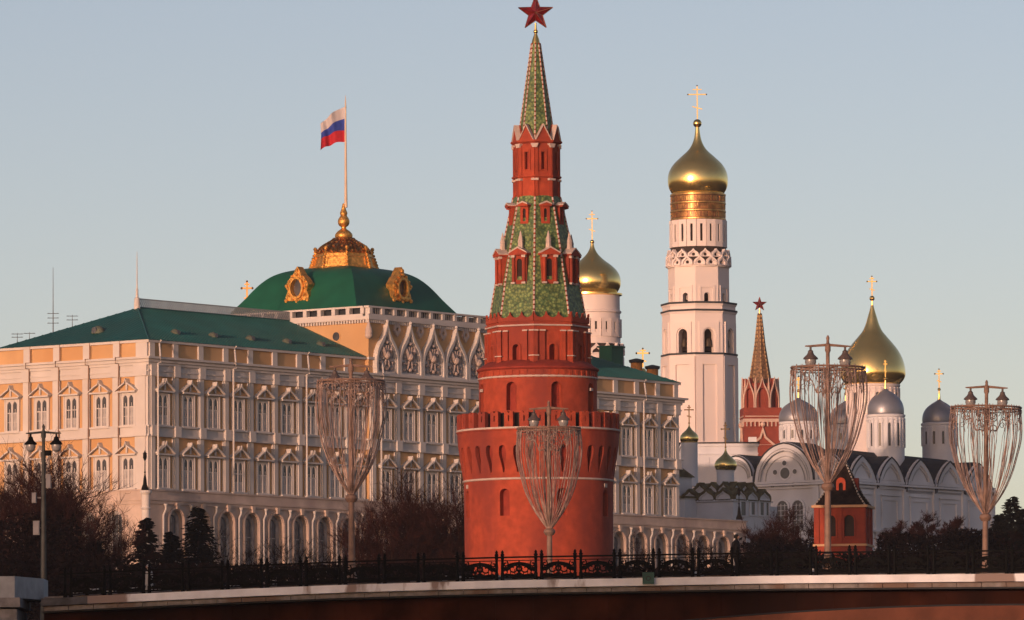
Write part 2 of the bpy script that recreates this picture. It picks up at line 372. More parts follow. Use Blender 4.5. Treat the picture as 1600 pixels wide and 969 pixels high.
dp.tube([(0, -.85, zb_), (0, -.85, ZC-.6), (0, -1.28, ZC-.5), (0, -1.28, ZC+.3), (.9, -.35, ZE-.5), (.95, -.6, ZE+.05)], .13, 6)
od = dp.build('drainpipe', white); md = od.data; bpy.data.objects.remove(od)
for x in [S0+BW*(i-.5)+(.85) for i in (0, 3, 6, 9, 15, 18, 21)]: link('drainpipe', md, palace, (x if x > 1 else 1.35, -.6 if 47 < x < 75 else 0, 0))
dp = MB(); dp.tube([(0, -.55, zb_), (0, -.55, ZC-.5), (0, -1.24, ZC-.45), (0, -1.24, ZC+.3), (0, -.32, ZC+.4), (0, -.32, ZE)], .075, 5)
od = dp.build('drainpipe', mat('pipe_brown', (.30, .17, .11))); md = od.data; bpy.data.objects.remove(od)
for k in range(4): link('drainpipe', md, palace, (0, SL - .6 + WL*k - .72, 0), -pi/2)
# roofs of the wings
zr = zat(208, 481, PY + .795*13.5 + .607*13.5) - PB
def roofmesh(x0, x1, hipl, hipr, name):
    m = MB(); o = .45; a = DEP/2
    xl = x0 + (13.5 if hipl else 0); xr = x1 - (13.5 if hipr else 0); x0 -= o if hipl else 0; x1 += o if hipr else 0
    z = ZE+.003
    m.add([(x0, -o, z), (x1, -o, z), (x1, DEP+o, z), (x0, DEP+o, z), (xl, a, zr), (xr, a, zr)],
          [(0, 1, 5, 4), (1, 2, 5), (2, 3, 4, 5), (3, 0, 4), (3, 2, 1, 0)])
    for t in range(1, int((x1-x0)/.8)):                      # standing seams
        x = x0 + t*.8
        k = min(1, (x-x0)/(xl-x0+.001)) if x < xl else (min(1, (x1-x)/(x1-xr+.001)) if x > xr else 1)
        if k > .05: m.tube([(x, -o, z+.02), (x, -o + (a+o)*k, z + (zr-z)*k + .02)], .07, 3)
    if hipl:
        for t in range(1, 34):
            y = -o + t*.8
            k = 1 - abs(y-a)/(a+o); m.tube([(x0, y, z+.02), (x0+(xl-x0)*k, y, z+(zr-z)*k+.02)], .045, 3)
        m.tube([(x0, -o, z), (xl, a, zr+.05)], .09, 4)
    m.tube([(xl, a, zr+.03), (xr, a, zr+.03)], .15, 5)
    return m
roofmesh(0, LW, True, False, 'l').build('roof', groof, palace, smooth=False)
rr = roofmesh(RW0, RW1, False, True, 'r').build('roof', groof, palace, smooth=False)
cr = MB(); cz = zr
for k in range(0, 84):
    x = 13.7 + k*.4; cr.tube([(x, 13.5, cz), (x+.8, 13.5, cz+1.25)], .05, 3); cr.tube([(x+.8, 13.5, cz), (x, 13.5, cz+1.25)], .05, 3)
cr.box(13.5, LW, 13.42, 13.58, cz+1.2, cz+1.33); cr.box(13.5, LW, 13.42, 13.58, cz+.02, cz+.15)
for k in range(0, 168): cr.box(13.6+k*.2, 13.66+k*.2, 13.47, 13.53, cz+.1, cz+1.3)
cr.build('ridge_cresting', mat('cresting_grey', (.36, .37, .38), var=.1), palace, smooth=False)
sp = MB(); zs = zat(210, 393, PY+19)-PB
sp.lathe([(.45, zr-.3), (.38, zr+1.3), (.2, zr+1.5), (.16, zr+2.3), (.2, zr+2.4), (.09, zr+2.8), (.07, zr+5), (.05, zs-1), (.02, zs)], 10, 0, 0, (13.4, 13.5))
sp.build('roof_spire', white, palace)
# small round roof dormers
dm = MB(); dm.lathe([(.95, 0), (.95, .3), (.8, .7), (.45, .98), (.05, 1.1)], 14, 0, 0)
dm.M = T(0, -.55, .45) @ Matrix.Rotation(pi/2, 4, 'X'); dm.lathe([(.42, 0), (.42, .42)], 12, 0, 1)
od = dm.build('roof_dormer', [mat('dormer_tin', (.14, .16, .12), var=.2), glass]); md = od.data; bpy.data.objects.remove(od)
def zroof(y): return ZE + (zr-ZE)*(y+.45)/(13.95)
for x in (9.5, 17.5, 25.5, 33.5, 41, 84, 92): link('roof_dormer', md, palace, (x, 3.3, zroof(3.3)-.25)).scale = (.75, .75, .75)
link('roof_dormer', md, palace, (4.0, 12.4, zroof(4.0)-.25), -pi/2)
# right wing chimneys
gb = MB(); gb.box(-1.5, 1.5, -1.2, 1.2, -2, 2.9); gb.box(-1.75, 1.75, -1.45, 1.45, 2.9, 3.15)
p = at(955, 578, 995); q = palace.matrix_basis.inverted() @ p if False else None
def ploc(px, py, D):
    p = at(px, py, D); dx, dy = p.x-PX, p.y-PY; return (dx*Ux + dy*Uy, dx*Vx + dy*Vy, p.z-PB)
gb.build('roof_box', gdome, palace, smooth=False, loc=ploc(955, 573, 985))
for px, py, wd in ((994.5, 580, 1), (1019.5, 590, 1)):
    cm = MB(); cm.lathe([(.93, -2.0), (.93, 1.3)], 16); cm.lathe([(1.12, 1.3), (1.22, 1.6), (1.22, 1.75), (.2, 2.0)], 16, 0, 1)
    cm.build('chimney', [mat('orange_chimney', (.62, .26, .07), var=.15, scale=1), droof], palace, loc=ploc(px, py, 1005))
# central block: gables, balustrade, dome, crown
ZB1 = zat(573, 478, PY+.795*47) - PB; ZB0 = zat(573, 494, PY+.795*47) - PB
YB = -.6
gbm = MB()
for x0, x1, y0, y1 in ((LW-.5, RW0+.5, YB-.5, YB+.6), (LW-.5, LW+.6, YB+.6, 34.5), (RW0-.6, RW0+.5, YB+.6, 34.5)):
    gbm.box(x0, x1, y0, y1, ZB0-.5, ZB0); gbm.box(x0+.25, x1-.25, y0+.25, y1-.25, ZB0, ZB0+.35); gbm.box(x0+.1, x1-.1, y0+.1, y1-.1, ZB1-.25, ZB1)
    n = 11 if x1-x0 > 20 else 14
    for k in range(n):
        if x1-x0 > 20:
            x = x0+.7 + (x1-x0-1.4)*k/(n-1); gbm.box(x-.32, x+.32, y0+.15, y1-.15, ZB0+.35, ZB1-.25)
            if k < n-1:
                for t in range(5): xx = x+.5 + t*(x1-x0-1.4)/(n-1)*.62/4 ; gbm.box(xx, xx+.06, y0+.4, y0+.5, ZB0+.35, ZB1-.25)
        else:
            y = y0+.3 + (y1-y0-.6)*k/(n-1); gbm.box(x0+.15, x1-.15, y-.32, y+.32, ZB0+.35, ZB1-.25)
for k in range(60): x = LW-.3 + k*(RW0-LW+.6)/60; gbm.box(x, x+.25, YB-.35, YB, ZB0-.95, ZB0-.5)
for k in range(70): y = YB + k*.5; gbm.box(LW-.35, LW, y, y+.25, ZB0-.95, ZB0-.5)
gbm.build('balustrade', white, palace, smooth=False)
fl = MB(); fl.box(LW, RW0, YB, 34, ZB0-.4, ZB0+.1); fl.build('roof_deck', groof, palace, smooth=False)
bl = MB(); bl.box(LW+.75, RW0-.75, YB+.8, YB+.9, ZB0+.1, ZB1-.3); bl.box(LW+.8, LW+.9, YB+.9, 34, ZB0+.1, ZB1-.3)
bl.build('balustrade_backing', droof, palace, smooth=False)
zk0 = ZC+.285; zk1 = zat(640, 513, PY+.795*59) - PB + .3
rel = mat('grey_relief', (.60, .58, .60), var=.3, scale=2.5, bump=.1)
for i in range(9, 14):
    g = MB(); W = 5.1; Hh = zk1-zk0
    g.plate(ogee(0, 0, W, Hh), [ogee(0, .2, W*.85, Hh*.85)], flat, .75, 0)
    g.plate(ogee(0, .1, W*.86, Hh*.86), [ogee(0, .4, W*.74, Hh*.74)], flat, .5, 0)
    g.ball((0, -.6, Hh+.15), .25, 8)
    go = g.build('gable', white, palace, smooth=False, loc=(S0+BW*i, YB, zk0))
    e = MB(); rnd = random.Random(i)
    e.plate(ogee(0, .2, W*.78, Hh*.78), [], flat, .1, 0, mi=1)
    e.M = T(0, -.25, Hh*.36) @ Matrix.Rotation(pi/2, 4, 'X')
    e.lathe([(1.18, 0), (1.3, .12), (1.12, .2), (.98, .1)], 20, 0, 0); e.M = None
    e.ball((0, -.4, Hh*.37), .62, 10)                         # a shield between spread wings, a crown above
    for s in (-1, 1):
        e.tube([(s*.3, -.4, Hh*.34), (s*.8, -.5, Hh*.46), (s*1.05, -.45, Hh*.58)], [.3, .34, .1], 6)
        e.tube([(s*.12, -.45, Hh*.44), (s*.3, -.5, Hh*.56)], [.2, .16], 6)
        e.tube([(s*.25, -.4, Hh*.28), (s*.6, -.45, Hh*.12)], [.24, .12], 6)
        for t in range(5): e.ball((s*(1.15+.12*sin(t*2)), -.35, Hh*(.12+.11*t)), .2+.06*rnd.random(), 6)
    e.ball((0, -.5, Hh*.62), .27, 8); e.ball((0, -.45, Hh*.12), .3, 7)
    e.build('relief', [wtrim, rel], go)
    if i < 13:
        s_ = MB(); s_.plate([(0, -.9), (.75, 0), (.5, .8), (0, 1.1), (-.5, .8), (-.75, 0)], [circ(0, .15, .32, 10)], flat, .35, 0); s_.ball((0, -.2, 1.4), .28, 7)
        s_.build('wall_ornament', wtrim, palace, loc=(S0+BW*(i+.5), YB, zk1-1.0))
so_ = MB(); so_.lathe([(.55, -.1), (.45, .6), (.2, 1.2), (.05, 1.9)], 10); so_.ball((0, 0, -.4), .55, 10); so_.build('wall_ornament', wtrim, palace, loc=(LW-.3, YB-.3, zk1-1.6))
ov = MB(); ov.M = Matrix.Rotation(-pi/2, 4, 'Y'); ov.lathe([(.62, 0), (.62, .12)], 16, 0, 1); ov.lathe([(.78, -.02), (.78, .08)], 16, 0, 0)
ov.build('round_window', [ochre, glass], palace, loc=(LW, 5.2, zat(553, 527, PY+42)-PB))
# dome
DX0, DX1, DY0, DY1 = 50.3, 73.2, 4.2, 27.2
dcx, dcy, dhw = (DX0+DX1)/2, (DY0+DY1)/2, (DX1-DX0)/2
DD = PY + dcx*Uy + dcy*Vy
def ZD(y): return zat(545, y, DD) - PB
dprof = smoothprof([(492, 1.03), (487, 1.0), (478, .945), (468, .885), (456, .82), (444, .745), (434, .66), (427, .56), (422.5, .44), (420, .34)], 3)
dmb = MB(); NS = 5
rings = []
for y, r in dprof:
    ring = []
    for sd in range(4):
        for k in range(NS):
            t = -1 + 2*k/NS; a = RZ(sd*pi/2) @ Vector((t*r, -r, 0)); ring.append((a.x*dhw, a.y*dhw, ZD(y)))
    rings.append(ring)
n = 4*NS
dmb.add([v for r_ in rings for v in r_], [(j*n+k, j*n+(k+1) % n, (j+1)*n+(k+1) % n, (j+1)*n+k) for j in range(len(rings)-1) for k in range(n)] + [tuple(range((len(rings)-1)*n, len(rings)*n))])
dome = dmb.build('dome', gdome, palace, loc=(dcx, dcy, 0))
zdm = ZD(457)
for rot, yo in ((0, 0), (-pi/2, 0)):
    f = MB(); f.plate([(1.9, -2.1), (2.15, -1.2), (1.75, -.4), (2.1, .5), (1.3, 1.5), (.8, 1.9), (.3, 2.7), (0, 3.1), (-.3, 2.7), (-.8, 1.9), (-1.3, 1.5), (-2.1, .5), (-1.75, -.4), (-2.15, -1.2), (-1.9, -2.1)], [circ(0, 0, .98, 18, 1.25)], flat, .35, -1.0)
    f.plate(circ(0, 0, 1.3, 18, 1.6), [circ(0, 0, 1.0, 18, 1.27)], flat, .7, .4)
    for k in range(12): a = 2*pi*k/12; f.ball((1.62*cos(a), -.5, 1.95*sin(a)), .24, 6)
    for s in (-1, 1): f.ball((s*1.95, -.4, -1.75), .34, 7); f.ball((s*1.9, -.4, .35), .3, 7)
    f.ball((0, -.4, 2.55), .3, 7)
    rr_ = Matrix.Rotation(rot, 4, 'Z') @ Vector((0, -dhw*.905, 0))
    fo = f.build('dormer_window', goldr, dome, smooth=False, loc=(rr_.x, rr_.y, zdm), rot=rot)
    g_ = MB(); g_.box(-1.1, 1.1, .1, .2, -1.4, 1.4); g_.build('pane', glass, fo)
# gold crown
crn = MB(); r0 = mm(54, DD)
def Zc(y): return ZD(y)
for k in range(8):
    crn.M = RZ(pi/8 + pi/4*k)
    ap_ = r0*.95*cos(pi/8); hw_ = ap_*tan(pi/8)
    crn.plate([(-hw_, Zc(421)), (hw_, Zc(421)), (hw_*.86, Zc(399)), (-hw_*.86, Zc(399))], [rect(-hw_*.68, hw_*.68, Zc(417), Zc(403))], lambda u, v, d: (u, -(ap_ - (v-Zc(421))*.28) - d, v), .12, -.1)
    crn.plate(rect(-hw_*.72, hw_*.72, Zc(418), Zc(402)), [], lambda u, v, d: (u, -(ap_ - (v-Zc(421))*.28) - d, v), -.05, -.15, mi=0)
    crn.M = RZ(pi/4*k)
    rv = r0*.97
    for t in range(5): crn.ball((0, -rv + t*.12, Zc(420) + t*.46), .34 - .03*t, 7)
    crn.tube([(0, -rv*.82, Zc(399)), (0, -rv*.88, Zc(394)), (0, -rv*.80, Zc(391))], [.28, .2, .12], 5)
    crn.ball((0, -rv*.86, Zc(390)), .3, 6)
crn.M = None
crn.lathe([(r0*.98, Zc(422)), (r0*1.0, Zc(420)), (r0*.96, Zc(419))], 8, 0, 0)
crn.lathe([(r0*.84, Zc(400)), (r0*.86, Zc(398)), (r0*.78, Zc(396))], 8, 0, 0)
cp = smoothprof([(397, 43), (392, 40), (386, 34), (381, 26), (377, 19), (373, 14)], 3)
crn.lathe([(mm(hw, DD), Zc(y)) for y, hw in cp], 32, 0, 2)
for k in range(16):
    a = 2*pi*k/16; crn.tube([(mm(hw+1, DD)*sin(a), -mm(hw+1, DD)*cos(a), Zc(y)) for y, hw in cp], .17, 5, 2)
    for y, hw in cp[2::4]: crn.ball((mm(hw+1, DD)*sin(a+.2), -mm(hw+1, DD)*cos(a+.2), Zc(y)), .22, 5, 2)
crn.lathe([(mm(hw, DD), Zc(y)) for y, hw in smoothprof([(374, 11), (371, 13.5), (366, 13.5), (361, 9), (358, 4.5), (355, 4), (353, 7), (349, 9), (344, 9), (340, 7), (337, 5), (333, 6), (328, 4), (322, 2.6), (318, 1.6)], 2)], 20, 0, 0)
crn.build('crown', [goldr, gold, mat('copper_gold', (.75, .34, .10), rough=.35, metal=1, var=.3, scale=2.5, bump=.1)], dome)
# flag on its pole
fp = at(540.5, 318, DD); fl_ = thing('flagpole', 'tall flagpole with waving white, blue and red flag above the gold palace crown', 'flagpole', tuple(fp))
zt = zat(539, 152, DD)-fp.z
m = MB(); m.lathe([(.24, -.6), (.2, 2), (.16, zt*.5), (.10, zt-1.2), (.05, zt-.1)], 8); m.ball((0, 0, zt-1.5), .16, 8); m.lathe([(.12, zt-1.), (.02, zt+.3)], 6); m.build('pole', mat('pole_paint', (.72, .55, .40), rough=.5, var=.08), fl_)
fy0, fy1 = zat(540, 167, DD)-fp.z, zat(540, 222, DD)-fp.z; fw = mm(38, DD); m = MB(); NX, NZ = 22, 12
vs = []
for j in range(NZ+1):
    for i in range(NX+1):
        u, v = i/NX, j/NZ
        x = -.15 - fw*u*(1 - .03*sin(3*v)); top = fy0 - 1.1*u - 1.6*u*u*.9; hgt = (fy0-fy1)*(1 - .28*u)
        vs.append((x, .5*sin(u*9+v*2.2)*u**.5 + .25*sin(u*19+v*3)*u, top - hgt*v - .14*sin(u*11+v*1.5)*u - .22*u*sin(v*7)))
m.add(vs, [(j*(NX+1)+i, j*(NX+1)+i+1, (j+1)*(NX+1)+i+1, (j+1)*(NX+1)+i) for j in range(NZ) for i in range(NX)])
for k in range(len(m.m)): m.m[k] = (k//NX)//4
m.build('flag', [mat('flag_white', (.52, .48, .50), var=.05, scale=3), mat('flag_blue', (.03, .06, .35), var=.1, scale=3), mat('flag_red', (.48, .02, .035), var=.1, scale=3)], fl_)

# ------------------------------------------------------------------ the round river tower
tw = Tw(840.5, 600, 680, 905); vt = thing('river_tower', 'big round red brick tower with battlements, green tiled tent roof and red star', 'tower', tw.loc, R(-4.5))
z, mP = tw.z, tw.m
SEC = 32; DA = 2*pi/SEC
def cyl(Rf): return lambda u, v, d: ((Rf(v)+d)*sin(u), -(Rf(v)+d)*cos(u), v)
def drum(mb, Rf, z0, z1, wins, hole, dep=.5, n=SEC, mi=0):
    da = 2*pi/n
    for k in range(n):
        a0, a1 = (k-.5)*da, (k+.5)*da; am_ = k*da
        ou = [(a0, z0), (am_, z0), (a1, z0), (a1, z1), (am_, z1), (a0, z1)]
        mb.plate(ou, [hole(am_)] if k in wins else [], cyl(Rf), 0, -dep if k in wins else -.05, mi, rim=False)
ZG = z(905); zb1 = z(747, 7.9)
R1 = lambda v: mP(115.5) + (mP(1.5))*(v/zb1)
low = MB(); wz = z(805, 7.8)
WW = {2+4*k for k in range(8)}
drum(low, R1, 0, zb1, WW, lambda a: arch(a, wz, .14, z(765, 7.8)-wz+.3, 8) if False else [(a+.072, wz), (a+.072, z(770, 7.8))] + [(a+.072*cos(t), z(770, 7.8)+.5*sin(t)) for t in (pi/6, pi/3, pi/2, 2*pi/3, 5*pi/6)] + [(a-.072, z(770, 7.8)), (a-.072, wz)], .7)
low.lathe([(mP(115.5)-.6, 0), (mP(115.5)-.6, zb1)], 32, 0, 1)
low.build('lower_drum', [brick, brickd], vt, weld=True)
wb = MB(); wb.lathe([(mP(117.5), zb1-.12), (mP(119), zb1-.05), (mP(119), zb1+.05), (mP(117.5), zb1+.12)], 64)
for k in (1, 6): a = (2+4*k)*DA; wb.M = RZ(a) @ T(0, -mP(116), 0); wb.box(-.3, .3, -.1, .1, z(757, 7.8)-.15, z(757, 7.8)+.25)
wb.M = None; wb.build('stone_band', wtrim, vt)
zb2, zb3 = z(690, 8.3), z(672, 8.5)
def R2(v):
    t = max(0, (v-zb1)/(zb3-zb1)); return mP(117.5) + mP(9.5)*min(1, t*1.15)
fl2 = MB(); fl2.lathe([(R2(zb1)-.5, zb1), (R2(zb2)-.62, zb2), (R2(zb3)-.5, zb3)], 64, 0, 1)
zn0, zn1 = z(737, 8), z(694, 8.3)
def niche(a):
    hw = .052; zs = zn1-.5
    return [(a+.008, zn0), (a+hw*.6, zn0+(zs-zn0)*.45), (a+hw, zs-.5), (a+hw*.95, zs)] + [(a+hw*cos(t), zs+.5*sin(t)) for t in (pi/4, pi/2, 3*pi/4)] + [(a-hw*.95, zs), (a-hw, zs-.5), (a-hw*.6, zn0+(zs-zn0)*.45), (a-.008, zn0)]
for k in range(SEC):
    am_ = k*DA; a0, a1 = am_-DA/2, am_+DA/2
    fl2.plate([(a0, zb1), (a1, zb1), (a1, zn0), (a1, zn0+1.5), (a1, zb2), (a1, zb3), (a0, zb3), (a0, zb2), (a0, zn0+1.5), (a0, zn0)], [niche(am_)], cyl(R2), 0, -.45, rim=False)
fl2.build('machicolation', [brick, brickd], vt, weld=True)
RT = R2(zb3); crz = z(641, 8.5)
bt = MB(); bt.lathe([(RT, zb3), (RT+.12, zb3+.2), (RT+.12, zb3+.35), (RT-.6, zb3+.35), (RT-.6, zb3)], 64, 0, 0)
for k in range(SEC):
    am_ = (k+.5)*DA; h = .29*DA
    bt.plate([(am_-h, zb3+.3), (am_+h, zb3+.3), (am_+h, crz-.1), (am_+h*.4, crz), (am_, crz-.28), (am_-h*.4, crz), (am_-h, crz-.1)], [rect(am_-.008, am_+.008, zb3+1.0, zb3+1.6)], cyl(lambda v: RT+.02), 0, -.55, back=True)
bt.build('battlement', brick, vt)
st = MB(); st.lathe([(RT+.13, zb3+.2), (RT+.16, zb3+.3), (RT+.13, zb3+.4)], 64); st.build('stone_band', wtrim, vt)
fd = MB(); fd.lathe([(RT-.4, zb3-.3), (RT-.4, zb3-.1)], 32); fd.build('wall_walk', brickd, vt)
gs = MB(); gs.lathe([(RT-1.0, zb3), (RT-1.0, crz-.25), (RT-1.6, crz-.1)], 64, cap=False); gs.build('gap_shade', mat('opening_shade', (.03, .016, .014)), vt)  # dark sheet added behind the battlements, the gaps' shade put in its colour
# second drum
R3 = lambda v: mP(92.5); z30, z31 = zb3-.3, z(574, 6.3)
d2 = MB(); wq = z(640, 6.3); wt = z(605, 6.3)
drum(d2, R3, z30, z31, WW, lambda a: [(a+.1, wq), (a+.1, wt), (a+.087, wt+.32), (a+.05, wt+.55), (a, wt+.64), (a-.05, wt+.55), (a-.087, wt+.32), (a-.1, wt), (a-.1, wq)], .8)
d2.lathe([(mP(92.5)-.75, z30), (mP(92.5)-.75, z31)], 32, 0, 1)
d2.lathe([(mP(93.5), z31-.15), (mP(96), z31), (mP(96), z31+.15), (mP(78), z31+.9)], 64, 0, 1)
for k in range(48):
    a = 2*pi*k/48; d2.M = RZ(a); d2.wedge([(-.12, z31-1.0), (.12, z31-1.0), (.2, z31-.2), (-.2, z31-.2)], -mP(93.6), -mP(92)); d2.M = None
d2.build('upper_drum', [brick, brickd], vt, weld=True)
wb = MB(); wb.lathe([(mP(93), z(587, 6.3)-.12), (mP(94.6), z(587, 6.3)-.05), (mP(94.6), z(587, 6.3)+.05), (mP(93), z(587, 6.3)+.12)], 64)
for k in (1, 6): a = (2+4*k)*DA; wb.M = RZ(a) @ T(0, -mP(93), 0); wb.box(-.25, .25, -.1, .1, z(606, 6.3)-.15, z(606, 6.3)+.15)
wb.M = None; wb.build('stone_band', wtrim, vt)
# octagon storey
AP8 = cos(pi/8)
Ro = mP(79.5); z40, z41 = z31+.4, z(497, 5.2)
oc = MB(); apo = Ro*AP8; hwo = Ro*sin(pi/8)
for k in range(8):
    oc.M = facing(k+.5, apo)
    oc.plate(rect(-hwo, hwo, z40, z41), [arch(0, z(562, 5.2), .78, z(537, 5.2)-z(562, 5.2), 8)], flat, 0, -.6)
    for x in (-hwo+.12, hwo-.12, -1.15, 1.15): oc.box(x-.24, x+.24, -.25, 0, z(565, 5.2), z(517, 5.2)); oc.box(x-.32, x+.32, -.32, 0, z(571, 5.2), z(565, 5.2))
    oc.plate(arch(0, z(564, 5.2), 1.15, z(534, 5.2)-z(564, 5.2), 8), [arch(0, z(563.9, 5.2), .8, z(537, 5.2)-z(563.9, 5.2), 8)], flat, .14, 0)
oc.M = None; oc.lathe([(Ro-.75, z40), (Ro-.75, z41)], 8, 0, 1)
oc.lathe([(Ro*1.0, z(509, 5.2)), (Ro*1.035, z(509, 5.2)+.15), (Ro*1.035, z(509, 5.2)+.35), (Ro*.98, z(509, 5.2)+.4)], 8)
oc.build('octagon_storey', [brick, brickd], vt, smooth=False)
wb = MB(); wb.lathe([(Ro*1.04, z(509, 5.2)+.02), (Ro*1.05, z(509, 5.2)+.1), (Ro*1.04, z(509, 5.2)+.18)], 8)
for k in range(8):
    wb.M = facing(k+.5, apo)
    for x in (-hwo+.12, hwo-.12, -1.15, 1.15): wb.box(x-.3, x+.3, -.34, 0, z(517, 5.2), z(517, 5.2)+.14)
    for x in (-hwo+.12, hwo-.12): wb.box(x-.35, x+.35, -.36, 0, z(556, 5.2), z(556, 5.2)+.1)
wb.M = None; wb.build('stone_band', wtrim, vt, smooth=False)
sc_ = MB()
for k in range(8):                                          # scalloped red teeth over the tiles
    sc_.M = facing(k+.5, apo+.02)
    nn = 3; W = 2*hwo/nn
    ou = [(-hwo, z41-.3), (hwo, z41-.3)]
    for j in range(nn, 0, -1):
        x1_ = -hwo + j*W
        ou += [(x1_, z41+.75)] + [(x1_-W/2 + W*.46*cos(t), z41+.65 - .55*sin(t)) for t in (pi/6, pi/3, pi/2, 2*pi/3, 5*pi/6)]
    ou += [(-hwo, z41+.75)]
    sc_.plate(ou, [], flat, .12, -.1)
sc_.M = None; sc_.build('scalloped_eave', brick, vt, smooth=False)
# lower tent
def tent(mb, rows, mi=0): mb.lathe([(mP(hw), z(y, mP(hw))) for y, hw in rows], 8, 0, mi)
rows1 = [(497, 76), (489, 74.5), (440, 66), (386, 55), (350, 47), (305, 37)]
tn = MB(); tent(tn, rows1); tn.build('tent_roof', tile, vt, smooth=False)
def ridges(rows, n, parent, wd=.16, k0=0, N=8, ph=0, zf=None, names=('ridge', ), mats=(wtrim, brick)):
    P = [(mP(hw), z(y, mP(hw))) for y, hw in rows] if zf is None else zf
    for k in range(N):
        mb = MB()
        a = ph + 2*pi*k/N; pts = [Vector((r*sin(a), -r*cos(a), zz)) for r, zz in P]
        seg = []; tot = sum((pts[i+1]-pts[i]).length for i in range(len(pts)-1))
        def along(s):
            s *= tot
            for i in range(len(pts)-1):
                l = (pts[i+1]-pts[i]).length
                if s <= l or i == len(pts)-2: return pts[i].lerp(pts[i+1], min(1, s/l))
                s -= l
        for j in range(n):
            mb.tube([along(j/n), along((j+.62)/n)], wd, 5, 0); mb.tube([along((j+.62)/n), along((j+1)/n)], wd*.8, 4, 1)
        mb.build('ridge', mats, parent, smooth=False)
ridges(rows1, 26, vt, .13)
def lucarne(mb, w, h, zb, ap, dep, fin, pil=True):
    mb.plate(rect(-w/2, w/2, zb, zb+h), [arch(0, zb+h*.14, w*.36, h*.74, 6)], flat, 0, -.17, 0); mb.box(-w/2, -w/2+.1, .17, dep, zb, zb+h); mb.box(w/2-.1, w/2, .17, dep, zb, zb+h)
    mb.box(-w/2+.05, w/2-.05, .18, .24, zb, zb+h, 1)  # dark plate behind the opening, with its shade put into the colour
    if pil:
        for x in (-w*.36, w*.36): mb.tube([(x, -.15, zb), (x, -.15, zb+h)], w*.1, 8, 0); mb.box(x-w*.13, x+w*.13, -.33, .05, zb+h-.25, zb+h, 2); mb.box(x-w*.13, x+w*.13, -.33, .05, zb, zb+.2, 2)
    mb.wedge([(-w*.62, zb+h), (w*.62, zb+h), (w*.62, zb+h+.18), (0, zb+h+w*.42), (-w*.62, zb+h+.18)], -.4, dep, 0)
    mb.wedge([(-w*.62, zb+h+.18), (-w*.62, zb+h+.3), (0, zb+h+w*.42+.16), (w*.62, zb+h+.3), (w*.62, zb+h+.18), (0, zb+h+w*.42)][::-1], -.45, dep, 2)
    if fin: mb.lathe([(.32, zb+h+w*.4), (.27, zb+h+w*.4+fin*.4), (.3, zb+h+w*.4+fin*.45), (.04, zb+h+w*.4+fin)], 6, 0, 2, (0, dep*.3))
zl0, zl1 = z(443, 4.2), z(398, 4.2)
for k in range(8):
    lm = MB(); lm.M = facing(k+.5, mP(67)*AP8); lucarne(lm, 1.75, zl1-zl0, zl0, 0, 1.2, 1.9); lm.build('lucarne', [brick, MATS['opening_shade'], wtrim, tile], vt, smooth=False)
zl0, zl1 = z(349, 3), z(322, 3)
for k in range(8):
    lm = MB(); lm.M = facing(k+.5, mP(47.5)*AP8); lucarne(lm, .95, zl1-zl0, zl0, 0, .9, 0, False); lm.build('lucarne', [brick, MATS['opening_shade'], wtrim, tile], vt, smooth=False)
# lantern
Rl = mP(35.8); ls = MB(); apl = Rl*AP8; hwl = Rl*sin(pi/8); zq0, zq1 = z(306, 2.4), z(222, 2.4)
for k in range(8):
    ls.M = facing(k+.5, apl)
    ls.plate(rect(-hwl, hwl, zq0, zq1), [rect(-.2, .2, z(264, 2.4), z(237, 2.4))], flat, 0, -.4)
    ls.plate(rect(-.42, .42, z(266, 2.4), z(233, 2.4)), [rect(-.24, .24, z(265, 2.4), z(236, 2.4))], flat, .1, 0)
    ls.box(-hwl, -hwl+.35, -.12, 0, zq0, zq1); ls.box(hwl-.35, hwl, -.12, 0, zq0, zq1)
ls.M = None; ls.lathe([(Rl-.45, zq0), (Rl-.45, zq1)], 8, 0, 1)
ls.lathe([(Rl*1.04, zq1-.1), (Rl*1.14, zq1+.08), (Rl*1.14, zq1+.25), (Rl*.8, zq1+.3)], 8); ls.lathe([(Rl*1.04, z(277, 2.4)), (Rl*1.1, z(277, 2.4)+.1), (Rl*1.1, z(277, 2.4)+.25), (Rl, z(277, 2.4)+.3)], 8)
ls.build('lantern_storey', [brick, brickd], vt, smooth=False)
wb = MB()
for k in range(8):
    a = 2*pi*k/8; wb.M = RZ(a) @ T(0, -Rl, 0)
    wb.wedge([(-.25, zq1-.55), (.25, zq1-.55), (.42, zq1-.12), (-.42, zq1-.12)], -.22, .3); wb.box(-.4, .4, -.2, .3, z(277, 2.4)-.3, z(277, 2.4)-.08)
wb.M = None; wb.build('stone_band', wtrim, vt, smooth=False)
gz0, gz1 = zq1+.25, z(193, 2.3)
gg = MB()
for k in range(8):
    gg.M = facing(k+.5, apl*1.0)
    gg.wedge([(-hwl*.95, gz0), (hwl*.95, gz0), (0, gz1)], -.15, .5, 0)
    for s in (-1, 1):
        q = [(s*hwl*.98, gz0), (s*hwl*.91, gz0), (0, gz1-.2), (0, gz1)]; gg.wedge(q if s < 0 else q[::-1], -.28, .3, 1)
gg.M = None; gg.build('gable_crown', [brick, wtrim], vt, smooth=False)
rows2 = [(222, 31), (205, 27), (150, 19), (100, 11.5), (67, 6.8)]
tn = MB(); tent(tn, rows2); tn.build('tent_roof', tile, vt, smooth=False)
ridges(rows2, 22, vt, .1)
fn = MB(); fn.lathe([(mP(6.8), z(68)), (mP(5.5), z(62)), (mP(2.6), z(54)), (mP(2.4), z(52))], 16); fn.ball((0, 0, z(49.5)), mP(3.6), 14); fn.lathe([(mP(2.2), z(47)), (mP(1.6), z(41)), (mP(1.4), z(36))], 10)
fn.build('finial', gold, vt)
